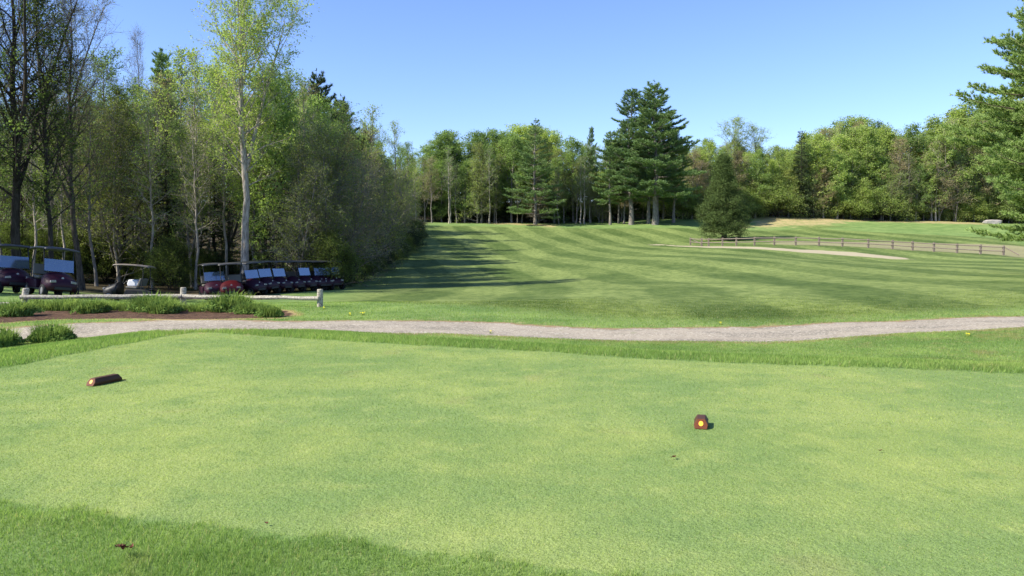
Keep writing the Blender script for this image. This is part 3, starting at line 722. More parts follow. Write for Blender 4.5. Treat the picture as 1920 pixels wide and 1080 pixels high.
tree('broadleaf_tree', 'airy', L_YEL, BARK_G, 742, 112, 228, 'open curved-limbed tree whose pale tufts stand against the sky', 'tree')
tree('broadleaf_tree', 'maple_a', L_MID, BARK, 768, 124, 268, 'round green tree at the far right end of the left woods', 'tree')
tree('brushy_tree', 'brush_b', L_BUD, BARK_G, 612, 51, 250, 'pale multi-stemmed brushy tree over the right end of the cart row', 'tree', rz=0.4)
tree('brushy_tree', 'brush_a', L_BROWN, BARK_G, 638, 54, 265, 'brown brushy tree leaning out just right of the cart row', 'tree', rz=2.5)
tree('brushy_tree', 'brush_b', L_BUD, BARK, 668, 62, 262, 'olive twiggy tree behind the leaning brushy tree', 'tree', rz=1.5)
tree('brushy_tree', 'brush_a', L_BUD, BARK_G, 692, 70, 290, 'olive brushy tree at the edge of the shaded fairway', 'tree', rz=3.5)
tree('brushy_tree', 'brush_b', L_BUD, BARK, 714, 84, 300, 'olive tree further along the shaded fairway edge', 'tree', rz=3.0)
tree('brushy_tree', 'brush_a', L_BUD, BARK_G, 746, 104, 320, 'small olive tree near the far end of the shaded fairway edge', 'tree', rz=0.3)
tree('brushy_tree', 'brush_b', L_BUD, BARK_G, 560, 50, 270, 'thin-stemmed brushy tree behind the middle windshields', 'tree', rz=5.0)
tree('hemlock_tree', 'spruce', L_SPR, BARK_D, 525, 53, 300, 'dark low evergreen behind the cart row, right of the tall forked tree', 'tree', wide=1.5)
tree('hemlock_tree', 'spruce', L_SPR, BARK_D, 320, 58, 260, 'dark evergreen left of the tall forked tree', 'tree', wide=1.3)
tree('hemlock_tree', 'spruce', L_SPR, BARK_D, 405, 60, 300, 'dark evergreen close behind the tall forked tree', 'tree', wide=1.3)

for i, (px, Y, yt, lf) in enumerate([(180, 50, 170, L_MID), (222, 54, 200, L_BUD), (285, 52, 190, L_MID), (300, 60, 150, L_YEL), (365, 51, 210, L_BUD), (425, 55, 180, L_MID), (498, 53, 215, L_YEL),
                                      (520, 57, 170, L_MID), (590, 52, 215, L_BUD), (625, 56, 235, L_YEL), (60, 47, 190, L_MID), (118, 50, 215, L_BUD), (5, 48, 200, L_MID)]):
    rg_ = 'at the far left' if px < 160 else 'left of the tall forked tree' if px < 450 else 'right of the tall forked tree'
    tree('young_tree', 'sapling', lf, BARK_P if i % 3 else BARK_G, px, Y, yt, f'slim pale-stemmed {LNAME[lf.name]} young tree {rg_}', 'tree', f'slim {LNAME[lf.name]} young trees {rg_}', rz=i)
# ---- filling of the left woods (kept under the photographed skyline)
sky_px = [-700, 0, 190, 205, 245, 330, 520, 560, 600, 650, 690, 780, 800, 860]
sky_py = [150, 150, 175, 165, 165, 130, 120, 140, 160, 205, 225, 275, 290, 300]
def skyline(px): return float(np.interp(px, sky_px, sky_py))
KINDS = [('maple_a', L_MID, BARK), ('maple_b', L_YEL, BARK_G), ('maple_c', L_MID, BARK_G), ('airy', L_YEL, BARK_P), ('browny', L_BROWN, BARK),
         ('maple_a', L_DEEP, BARK_D), ('brush_b', L_BUD, BARK_G), ('maple_b', L_MID, BARK)]
KN = {'maple_a': 'spreading leafy tree', 'maple_b': 'bushy leafy tree', 'maple_c': 'forked leafy tree', 'airy': 'airy slim tree', 'browny': 'brown-budded tree', 'belt_a': 'low-branched tree', 'belt_b': 'round-crowned tree', 'belt_c': 'forked tree', 'belt_brown': 'budding tree', 'brush_a': 'brushy tree', 'brush_b': 'twiggy tree', 'bare_b': 'bare tree', 'spruce': 'narrow dark evergreen'}
LN = {L_MID.name: 'mid-green', L_YEL.name: 'yellow-green', L_BROWN.name: 'tan and brown', L_DEEP.name: 'deep green', L_BUD.name: 'olive', L_SPR.name: 'blackish green', L_PINE.name: 'blue-green'}
cells = []
Y = 54.0
while Y < 138:
    x = -11.5 - 0.035 * (Y - 40) - 1.0
    xmin = -0.72 * Y - 8
    while x > xmin:
        cells.append((x + trng.uniform(-1.2, 1.2), Y + trng.uniform(-1.8, 1.8))); x -= 5.0 if Y < 75 else 6.5
    Y += 5.5 if Y < 75 else 9
for (x, Y) in cells:
    px = 960 + 1440 * x / Y
    k = trng.choice(KINDS)
    yt = skyline(px) + trng.uniform(6, 120)
    reg = 'behind the carts at the far left' if px < 200 else 'left of the tall forked tree' if px < 440 else 'right of the tall forked tree' if px < 620 else 'at the right end of the left woods'
    tree('woodland_tree', k[0], k[1], k[2], px, Y, yt, f'{LN[k[1].name]} {KN[k[0]]} in the woods {reg}', 'tree', f'{LN[k[1].name]} {KN[k[0]]}s {reg}', x=x, tilt=0.04)
for i in range(13):  # dense trees added so the woods cast a more solid shadow on the fairway
    Y = 52 + i * 6.2; x = -15.5 - 0.035 * (Y - 40) - (i % 2) * 2.5; px = 960 + 1440 * x / Y
    tree('woodland_tree', 'belt_c' if i % 2 else 'belt_a', L_MID, BARK, px, Y, skyline(px) + trng.uniform(15, 60), 'full-crowned mid-green tree added inside the fairway edge of the left woods to deepen its shadow', 'tree', 'full-crowned trees added to deepen the shadow along the fairway edge', x=x, wide=0.85)
# trees off the left edge that shade the carts
for (x, Y) in [(-27, 27), (-31, 30), (-27.5, 33), (-33, 36), (-27, 39), (-31.5, 43), (-37, 30), (-38, 40), (-36, 24), (-24, 40), (-42, 34), (-31, 24), (-45, 26)]:
    k = trng.choice([('maple_a', L_MID, BARK), ('maple_c', L_MID, BARK_G), ('bare_a', L_BUD, BARK_D), ('maple_a', L_DEEP, BARK_D)])
    px = 960 + 1440 * x / Y
    o = tree('woodland_tree', k[0], k[1], k[2], px, Y, None, f'{LN[k[1].name]} tree beside the cart park past the left edge', 'tree', 'trees shading the cart park', x=x)
    o.scale = (0.85, 0.85, 0.85)
# understory
for i in range(62):
    if i < 30:
        if i % 3: continue
        px = 150 + i * 18 + trng.uniform(-8, 8); Y = trng.uniform(54, 59)
    elif i < 46: Y = 50 + (i - 30) * 4.6; px = 960 + 1440 * (-11.5 - 0.035 * (Y - 40)) / Y
    else:
        if i % 2: continue
        px = -40 + (i - 46) * 30; Y = trng.uniform(50, 56)
    reg = 'under the far left trees' if px < 200 else 'behind the brown-roofed cart' if px < 400 else 'behind the long row of carts' if px < 640 else 'along the shaded fairway edge'
    sp = i % 2 == 1
    s = trng.uniform(0.6, 1.15)
    x = pxx(px, Y)
    o = tree('shrub', 'shrub', L_SPR if sp else L_DEEP, BARK_D, px, Y, None, ('dark evergreen' if sp else 'deep green') + ' shrub ' + reg, 'shrub', ('dark' if sp else 'green') + ' shrubs ' + reg)
    o.scale = (s * 1.2, s * 1.2, s)

# ---- far belt
belt_px = [700, 780, 800, 830, 870, 900, 940, 1000, 1050, 1100, 1130, 1280, 1300, 1340, 1430, 1480, 1510, 1560, 1690, 1700, 1725, 1790, 1850, 2050]
belt_py = [290, 285, 262, 247, 262, 250, 255, 238, 268, 268, 270, 266, 262, 262, 268, 272, 256, 228, 228, 255, 250, 205, 190, 160]
def belt(px): return float(np.interp(px, belt_px, belt_py))
def region(px):
    return ('left of the lone tall pine' if px < 960 else 'around the lone tall pine' if px < 1080 else 'behind the pine group' if px < 1290 else
            'behind the rounded cedar' if px < 1430 else 'above the dry grass slope' if px < 1600 else 'above the boulder and far lawn')
BK = {0: [('belt_a', L_MID, BARK_G), ('belt_b', L_YEL, BARK_G), ('belt_brown', L_BROWN, BARK_G), ('belt_c', L_MID, BARK_G), ('belt_b', L_MID, BARK_G), ('maple_c', L_BUD, BARK_G), ('airy', L_MID, BARK_P)],
      1: [('belt_a', L_YEL, BARK_G), ('belt_a', L_MID, BARK_G), ('belt_brown', L_BROWN, BARK_G), ('belt_b', L_YEL, BARK_G), ('belt_c', L_YEL, BARK_G), ('belt_a', L_YEL, BARK_G), ('belt_c', L_BUD, BARK_G), ('maple_a', L_BROWN, BARK_G), ('airy', L_YEL, BARK_P), ('belt_brown', L_BUD, BARK_G)]}
def far_y(px): return float(np.interp(px, [780, 1100, 1300, 1500, 1900], [153, 156, 162, 163, 164]))
for row, (dy, stp, lo, hi) in enumerate(((0, 26, 6, 62), (5, 27, 0, 30), (12, 30, -3, 14), (20, 32, 0, 22), (30, 36, 0, 25))):
    px = 745 + row * 9
    while px < 2080:
        q = px + trng.uniform(-9, 9); Y = far_y(q) + dy + trng.uniform(-2, 2)
        k = trng.choice(BK[0 if q < 1150 else 1])
        yt = belt(q) + trng.uniform(lo, hi)
        if k[0] == 'belt_brown' : yt += 45
        if row == 0 and trng.random() < 0.25: yt += 45
        tree('forest_tree', k[0], k[1], k[2], q, Y, yt, f'{LN[k[1].name]} {KN[k[0]]} in the far belt {region(q)}', 'tree', f'{LN[k[1].name]} {KN[k[0]]}s {region(q)}', wide=1.30, tilt=0.03)
        px += stp
px = 760
while px < 2060:
    Y = far_y(px) + (trng.uniform(-3, 3) if px > 1280 else trng.uniform(2, 10)); x = pxx(px, Y)
    dk = trng.random() < (0.5 if px < 1150 else 0.2)
    o = tree('shrub', 'shrub', L_SPR if dk else L_YEL if px > 1280 else L_MID, BARK_D, px, Y, None, ('dark' if dk else 'green') + ' undergrowth bush at the foot of the far belt ' + region(px), 'shrub', ('dark' if dk else 'green') + ' bushes at the far belt ' + region(px))
    s = trng.uniform(0.9, 1.7) * (1.3 if px > 1280 else 1.0); o.scale = (s * 1.6, s * 1.6, s); px += 17
px = 770; i = 0
while px < 2060:
    Y = far_y(px) - trng.uniform(0.5, 3.5)
    if not (1130 < px < 1270) and not (px < 1150 and i % 2):
        lf = (L_MID, L_YEL, L_BROWN, L_BUD, L_MID)[i % 5]
        yt = 415 - trng.uniform(45, 150) if px > 1150 else 415 - trng.uniform(70, 130)
        if px > 1280 and i % 2 == 0: yt = 415 - trng.uniform(75, 140)
        tree('young_tree', 'belt_a' if px > 1280 and i % 2 == 0 else 'sapling' if i % 3 else 'brush_b', lf, BARK_G, px, Y, yt, f'{LN[lf.name]} young tree fronting the far belt {region(px)}', 'tree', f'{LN[lf.name]} young trees fronting the belt {region(px)}', wide=1.25)
    px += trng.uniform(11, 20) if px > 1280 else trng.uniform(13, 27); i += 1
# thin pale stems standing in front of the belt
for px in (842, 918, 1088, 1095, 1752):
    tree('pale_trunk_tree', 'airy', L_MID, BARK_P, px, far_y(px) - 3, belt(px) + 25, 'tall tree with a bare pale trunk ' + {842: 'nearest the left end of the far belt', 918: 'midway between the left woods and the lone pine', 1088: 'just right of the lone pine', 1095: 'beside a sandy gap right of the lone pine', 1752: 'in the belt above the lawn at the right'}[px], 'tree')
tree('pine_tree', 'pine_c', L_PINE, BARK_G, 1003, 149, 222, 'lone tall pine standing in front of the centre of the far belt', 'tree', rz=1.0, wide=1.45)
for i, (px, Y, yt, pr, w, lb) in enumerate([
    (1225, 146, 149, 'pine_a', 1.45, 'tallest pine at the centre of the pine group'),
    (1186, 148, 166, 'pine_b', 1.4, 'second tallest pine, left in the pine group'),
    (1213, 149, 190, 'pine_b', 1.1, 'dark-trunked pine directly left of the tallest one'),
    (1231, 151, 205, 'pine_a', 1.15, 'pine close behind the tallest one'),
    (1262, 150, 238, 'pine_b', 1.25, 'short pine at the right side of the pine group'),
    (1146, 149, 245, 'pine_b', 1.1, 'leftmost slim-trunked pine of the group'),
    (1108, 158, 237, 'pine_b', 0.55, 'small round-headed pine standing apart left of the group'),
    (1158, 152, 240, 'pine_b', 0.7, 'slim pine second from the left of the group'),
    (1168, 151, 225, 'pine_b', 0.7, 'slim pine third from the left of the group')]):
    tree('pine_tree', pr, L_PINE, BARK_G, px, Y, yt, lb, 'tree', 'pines grouped on the rise', wide=w, rz=i * 1.3)
tree('spruce_tree', 'spruce', L_SPR, BARK_D, 1497, 160, 240, 'narrow dark spruce topping the far belt above the dry grass slope', 'tree', wide=0.9)
tree('broadleaf_tree', 'maple_b', L_YEL, BARK_G, 1372, 172, 226, 'pale see-through tree rising above the belt behind the cedar', 'tree', wide=1.3)
tree('broadleaf_tree', 'maple_b', L_YEL, BARK_G, 1412, 174, 240, 'lower pale see-through tree right above the cedar', 'tree', wide=1.2)
tree('cedar_tree', 'cedar', L_CED, BARK_D, 1355, 119, 298, 'dense rounded cone-shaped cedar standing alone by the fence corner', 'tree', rz=2.4, wide=1.2)
tree('pine_tree', 'pine_near', L_PINE2, BARK, 2012, 44, -50, 'large near pine whose boughs reach in from the right edge', 'tree', rz=2.0)

# ---------------------------------------------------------------- objects
WOODG = None
N = NT('weathered_wood'); o = N.objc(); f = N.noise(N.vec(o, (14, 14, 14)), 1.5, 6, 0.7); f2 = N.noise(o, 3, 3)
c = N.mix(N.step(f, 0.3, 0.7), (0.15, 0.135, 0.105), (0.50, 0.46, 0.37)); c = N.mix(N.step(f2, 0.6, 0.75), c, (0.25, 0.27, 0.14))
N.pbr(c, 0.9, 0.15, normal=N.bump(f, 0.6, 0.01)); WOOD = N.m
N = NT('grey_rail_wood'); o = N.objc(); f = N.noise(o, 6, 5, 0.7)
N.pbr(N.mix(f, (0.12, 0.095, 0.072), (0.28, 0.235, 0.19)), 0.9, 0.15); WOOD2 = N.m

def gpos(px, py):
    x, y = ground_at(px, py); return x, y, H1(x, y)
# near post and rail fence
posts = [gpos(-330, 582), gpos(44, 580), gpos(344, 577), gpos(600, 575.5)]
fr = empty('rail_fence', posts[2]); ox, oy, oz = posts[2]
tag(fr, 'low weathered grey post and single rail fence behind the flower bed', 'fence')
for i, (x, y, z) in enumerate(posts):
    m = MB(); r0_ = 0.088; hh = 0.62 if i < 3 else 0.52
    px_ = []
    lx = 0.10 if i == 1 else 0.01
    m.tube([(x - ox, y - oy, z - oz - 0.3), (x - ox + lx * 0.4, y - oy, z - oz + hh * 0.5), (x - ox + lx, y - oy, z - oz + hh - 0.02), (x - ox + lx, y - oy, z - oz + hh)], [r0_ * 1.02, r0_, r0_ * 0.98, r0_ * 0.86], 12)
    m.build('post', WOOD, fr, smooth=False)
for i in range(3):
    a = Vector(posts[i]); b = Vector(posts[i + 1]); o_ = Vector((ox, oy, oz))
    ha, hb = ((0.16, 0.16), (0.36, 0.37), (0.35, 0.26))[i]
    sh = -0.13
    pts = []
    for k in range(9):
        t = k / 8; p = a.lerp(b, t) - o_; p.z += ha * (1 - t) + hb * t + 0.012 * math.sin(k * 2.1 + i) ; p.y += sh if i != 2 else -0.1
        pts.append(p)
    MB().tube(pts, [0.062 + 0.006 * math.sin(k * 1.7) for k in range(9)], 7).build('rail', WOOD, fr)

# far fence
fx = [1294, 1315, 1328, 1354, 1380, 1414, 1451, 1491, 1534.5, 1578.5, 1627, 1672.5, 1710, 1750, 1793.5, 1837.5, 1880.6]
fy = [457, 458, 458.5, 459.5, 460.5, 461.5, 462, 462.4, 463, 463, 463.3, 468, 470.5, 473, 475, 477, 478.6]
fY = [112, 108, 106, 104.5, 103, 101, 99.5, 98, 96.5, 95, 93.5, 92.5, 91.5, 90.5, 89.5, 88.5, 87.5]
ff = empty('paddock_fence', (pxx(1580, 95), 95, H1(pxx(1580, 95), 95)))
tag(ff, 'long low grey split-rail fence with two rails crossing the far lawn', 'fence')
ol = ff.location.copy(); base = []
for px, Yd in zip(fx, fY):
    x = pxx(px, Yd); base.append(Vector((x, Yd, H1(x, Yd))))
for p in base:
    q = p - ol
    MB().box(q.x - 0.11, q.x + 0.11, q.y - 0.09, q.y + 0.09, q.z - 0.2, q.z + 1.12, 0.015).build('post', WOOD2, ff)
for i in range(len(base) - 1):
    for h, sg in ((0.95, 1), (0.48, 1)):
        a = base[i] - ol; b = base[i + 1] - ol
        a = a + Vector((0, -0.1, h + trng.uniform(-0.03, 0.03))); b = b + Vector((0, -0.1, h + trng.uniform(-0.03, 0.03)))
        MB().tube([a, (a + b) / 2 + Vector((0, 0, -0.02)), b], 0.065, 6).build('rail', WOOD2, ff)
a = base[-1] - ol
MB().tube([a + Vector((0, 0, 1.0)), a + Vector((1.15, -1.0, 0.05))], 0.07, 6).build('brace', WOOD2, ff)
a = base[0] - ol
MB().tube([a + Vector((0.1, -0.1, 0.9)), a + Vector((1.5, -1.2, 0.1))], 0.06, 6).build('brace', WOOD2, ff)

# boulder
rg = np.random.default_rng(4)
bm_v = []; m = MB(); rows = []
for i in range(9):
    th = math.pi * i / 8; row = []
    for k in range(16):
        ph = 2 * math.pi * k / 16; n_ = 1 + 0.13 * math.sin(3 * ph + i) + rg.normal(0, 0.035)
        cz = math.cos(th); row.append((1.9 * math.copysign(abs(math.sin(th)) ** 0.6, 1) * math.cos(ph) * n_, 0.9 * math.sin(th) ** 0.6 * math.sin(ph) * n_, 0.55 + 0.62 * math.copysign(abs(cz) ** 0.55, cz) * (0.92 + 0.08 * n_)))
    rows.append(row)
m.grid(rows, True)
bo = m.build('boulder', simple('pale_granite', (0.34, 0.31, 0.27), 0.9, 0.2, 0, 0.3, 3, 0.5), smooth=False)
bx = pxx(1857, 156); bo.location = (bx, 156, H1(bx, 156) - 0.35)
tag(bo, 'pale flat boulder on the far lawn before the trees at the right', 'boulder')

# ---- golf carts
P_MAR = simple('maroon_plastic', (0.026, 0.004, 0.013), 0.5, 0.22, 0, 0.1, 4, coat=0.05)
P_RED = simple('red_plastic', (0.055, 0.003, 0.005), 0.5, 0.22, 0, 0.1, 4, coat=0.05)
P_BLK = simple('black_plastic', (0.012, 0.012, 0.013), 0.5, 0.4)
P_TYRE = simple('rubber', (0.018, 0.018, 0.018), 0.85, 0.2)
P_RIM = simple('wheel_metal', (0.18, 0.18, 0.18), 0.5, 0.4, 0.3)
P_SEAT = simple('seat_vinyl', (0.13, 0.12, 0.10), 0.55, 0.35, 0, 0.1, 6)
P_ROOF = simple('dark_roof', (0.05, 0.047, 0.045), 0.35, 0.5)
P_ROOFB = simple('brown_roof', (0.17, 0.14, 0.11), 0.45, 0.5)
P_LAMP = simple('lamp_lens', (0.22, 0.22, 0.22), 0.15, 0.6)
P_WHITE = simple('white_paint', (0.5, 0.5, 0.5), 0.5, 0.4)
N = NT('windshield'); gl = N.n('ShaderNodeBsdfGlossy'); gl.inputs['Roughness'].default_value = 0.12; gl.inputs['Color'].default_value = (0.55, 0.62, 0.72, 1)
tp_ = N.n('ShaderNodeBsdfTransparent'); tp_.inputs[0].default_value = (0.75, 0.80, 0.84, 1)
df = N.n('ShaderNodeBsdfDiffuse'); N.put(df.inputs[0], N.mix(N.noise(N.objc(), 5, 4), (0.09, 0.13, 0.18), (0.17, 0.22, 0.28)))  # bluish diffuse share imitates the sky reflected in the windshield
m1 = N.n('ShaderNodeMixShader'); m1.inputs[0].default_value = 0.55; N.t.links.new(tp_.outputs[0], m1.inputs[1]); N.t.links.new(df.outputs[0], m1.inputs[2])
m2 = N.n('ShaderNodeMixShader'); m2.inputs[0].default_value = 0.30; N.t.links.new(m1.outputs[0], m2.inputs[1]); N.t.links.new(gl.outputs[0], m2.inputs[2])
N.surf(m2.outputs[0]); GLASS = N.m

def make_cart(name, label, paint, roofm=P_ROOF, shield=True):
    """front faces -Y in local space"""
    t = empty(name); tag(t, label, 'golf cart')
    # front cowl: lofted, rounded
    rows = []
    for (yy, w, zt, zb) in ((-1.22, 0.34, 0.56, 0.36), (-1.17, 0.47, 0.66, 0.28), (-1.0, 0.56, 0.77, 0.25), (-0.8, 0.59, 0.86, 0.25), (-0.62, 0.58, 0.95, 0.30), (-0.55, 0.55, 0.97, 0.35)):
        row = []
        for k in range(13):
            a = math.pi * k / 12; row.append((-math.cos(a) * w, yy, zb + (zt - zb) * (max(0, math.sin(a)) ** 0.42)))
        row += [(w * 0.9, yy, zb), (-w * 0.9, yy, zb)]
        rows.append(row)
    m = MB(); m.grid(rows, True); n = len(rows[0]); m.f.append(tuple(range(n))[::-1]); m.f.append(tuple(range(5 * n, 6 * n)))
    cowl = m.build('cowl', paint, t, smooth=True)
    MB().box(-0.30, 0.30, -1.245, -1.17, 0.30, 0.42, 0.02).build('bumper', P_BLK, t, bevel=0.02)
    MB().box(-0.58, 0.58, -0.55, 0.55, 0.26, 0.32).build('floor_pan', P_BLK, t, bevel=0.01)
    m = MB(); m.prism([(-0.15, 0.30), (-0.1, 0.62), (0.75, 0.66), (1.12, 0.60), (1.2, 0.42), (1.14, 0.30)], -0.59, 0.59, 'x')
    m.build('rear_body', paint, t, bevel=0.04)
    MB().box(-0.52, 0.52, -0.12, 0.42, 0.66, 0.78).build('seat_cushion', P_SEAT, t, bevel=0.045)
    MB().prism([(0.40, 0.82), (0.52, 0.80), (0.62, 1.18), (0.54, 1.22)], -0.52, 0.52, 'x').build('seat_back', P_SEAT, t, bevel=0.03)
    MB().box(-0.44, 0.44, 0.76, 1.16, 0.66, 0.70).tube([(-0.44, 1.12, 0.66), (-0.44, 1.12, 0.98), (0.44, 1.12, 0.98), (0.44, 1.12, 0.66)], 0.018, 6).build('bag_rack', P_BLK, t)
    for sx in (-1, 1):
        MB().tube([(sx * 0.50, -0.62, 0.92), (sx * 0.50, -0.50, 1.35), (sx * 0.50, -0.36, 1.80)], 0.020, 8).build('roof_strut', P_BLK, t)
        MB().tube([(sx * 0.52, 0.62, 0.62), (sx * 0.52, 0.68, 1.3), (sx * 0.50, 0.64, 1.80)], 0.020, 8).build('roof_strut', P_BLK, t)
        h = MB(); h.prism([(sx * 0.24, 0.57), (sx * 0.44, 0.55), (sx * 0.44, 0.63), (sx * 0.26, 0.66)], -1.215, -1.13); h.build('headlight', P_LAMP, t, bevel=0.01)
        for yy in (-0.86, 0.80):
            xo = sx * 0.52
            w = MB(); prof = [(0.15, -0.09), (0.215, -0.09), (0.235, -0.06), (0.24, 0), (0.235, 0.06), (0.215, 0.09), (0.15, 0.09)]
            rows = [[(xo + o_, yy + rr * math.cos(a), 0.235 + rr * math.sin(a)) for rr, o_ in prof] for a in [2 * math.pi * k / 20 for k in range(21)]]
            w.grid(rows); ty = w.build('wheel', P_TYRE, t, smooth=True)
            d = MB(); d.tube([(xo + sx * 0.03, yy, 0.235), (xo + sx * 0.075, yy, 0.235), (xo + sx * 0.08, yy, 0.235)], [0.155, 0.15, 0.06], 16); d.build('rim', P_RIM, ty)
    # roof: crowned slab
    rows = []
    for yy, dz in ((-0.78, -0.05), (-0.72, 0), (-0.3, 0.03), (0.3, 0.035), (0.85, 0.0), (0.93, -0.05)):
        rows.append([(xx * 0.60, yy, 1.86 + dz - 0.05 * abs(xx) ** 3) for xx in (-1, -0.8, -0.4, 0, 0.4, 0.8, 1)])
    rof = MB(); rof.grid(rows); ro = rof.build('roof', roofm, t, smooth=True)
    s = ro.modifiers.new('solid', 'SOLIDIFY'); s.thickness = 0.05; s.offset = -1
    if shield:
        m = MB(); z0, z1 = 0.97, 1.42
        m.add([(-0.5, -0.632, z0), (0.5, -0.632, z0), (0.5, -0.508, z1), (-0.5, -0.508, z1), (-0.5, -0.624, z0), (0.5, -0.624, z0), (0.5, -0.50, z1), (-0.5, -0.50, z1)],
              [(0, 1, 2, 3), (7, 6, 5, 4), (0, 4, 5, 1), (1, 5, 6, 2), (2, 6, 7, 3), (3, 7, 4, 0)])
        m.build('windshield', GLASS, t)
    m = MB(); ring = [(-0.26 + 0.16 * math.cos(a), -0.32 + 0.10 * math.sin(a), 1.02 + 0.12 * math.sin(a)) for a in [2 * math.pi * k / 16 for k in range(17)]]
    m.tube(ring, 0.014, 6); m.tube([(-0.26, -0.32, 1.02), (-0.26, -0.56, 0.82)], 0.018, 6); m.build('steering_wheel', P_BLK, t)
    m = MB(); 
    for a in range(4):
        an = a * math.pi / 4
        m.box(-0.045, 0.045, -0.004, 0.004, -0.009, 0.009)
        for q in range(-8, 0):
            x_, y_, z_ = m.v[q]; m.v[q] = (x_ * math.cos(an) - z_ * math.sin(an), -1.075 + y_, 0.735 + x_ * math.sin(an) + z_ * math.cos(an))
    e = m.build('emblem', P_WHITE, t)
    return t
def copy_tree(o, parent=None):
    c = o.copy(); COL.objects.link(c); c.parent = parent
    for ch in list(o.children): copy_tree(ch, c)
    return c
def put(t, px, Y, heading, label, group=None):
    x = pxx(px, Y); e = 0.6
    zc = H1(x, Y)
    gx_ = (H1(x + e, Y) - H1(x - e, Y)) / (2 * e); gy_ = (H1(x, Y + e) - H1(x, Y - e)) / (2 * e)
    nrm = Vector((-gx_, -gy_, 1)).normalized(); f = Vector((heading[0], heading[1], 0)).normalized()
    yb = -(f - nrm * f.dot(nrm)).normalized(); xb = yb.cross(nrm)
    from mathutils import Matrix
    M = Matrix((xb, yb, nrm)).transposed()
    t.rotation_euler = M.to_euler(); t.location = (x, Y, zc); t['label'] = label
    if group: t['group'] = group
c0 = make_cart('golf_cart', '', P_MAR)
cn = make_cart('golf_cart', '', P_MAR, shield=False)
cr = make_cart('golf_cart', '', P_RED, P_ROOF, shield=False)
cb = make_cart('golf_cart', '', P_BLK, P_ROOFB, shield=False)
put(c0, 92, 29.0, (0.75, -0.66), 'maroon golf cart with sky reflection coloured into its windshield, right one of the left pair beside the fence')
c = copy_tree(c0); put(c, 12, 29.8, (0.75, -0.66), 'maroon golf cart cut by the left edge, behind the leaning fence post')
put(cb, 243, 38.5, (-1.0, -0.12), 'dark golf cart with brown roof standing alone seen from the side')
bag = MB(); bag.prism([(-0.26, 0.0), (0.26, 0.0), (0.30, 0.12), (0.2, 0.32), (-0.22, 0.34), (-0.3, 0.14)], -0.2, 0.2)
bg_ = bag.build('white_bag', simple('white_canvas', (0.7, 0.7, 0.72), 0.8, 0.2, 0, 0.1, 8, 0.2), bevel=0.05)
q = cb.matrix_basis @ Vector((0.05, 0.15, 0.79)); bg_.location = q
tag(bg_, 'white bag lying on the seat of the brown-roofed cart', 'bag')
row = [(400, 41.0, c0, 'leftmost cart of the long row with a dim windshield'),
       (458, 42.4, c0, 'cart with the windshield just right of the red cart'),
       (483, 43.5, c0, 'second windshield cart to the right of the red cart'),
       (508, 44.6, c0, 'third windshield cart to the right of the red cart'),
       (533, 45.7, cn, 'cart without windshield in the middle of the long row'),
       (556, 46.8, c0, 'windshield cart just right of the one missing its windshield'),
       (576, 47.9, cn, 'second cart without windshield in the long row'),
       (594, 48.6, c0, 'last but one cart at the right end of the long row'),
       (614, 49.4, c0, 'last maroon cart at the right end of the long row')]
used_n = False
for px, Yd, src, lb in row:
    if src is cn and not used_n: c = cn; used_n = True
    else: c = copy_tree(src)
    hd = (0.92, -0.39) if px < 590 else (0.70, -0.71)
    if px == 400: hd = (0.5, -0.86)
    put(c, px, Yd, hd, lb + ', maroon', 'golf carts parked in a row')
put(cr, 434, 40.6, (0.35, -0.94), 'bright red golf cart at the near left end of the row', 'golf carts parked in a row')

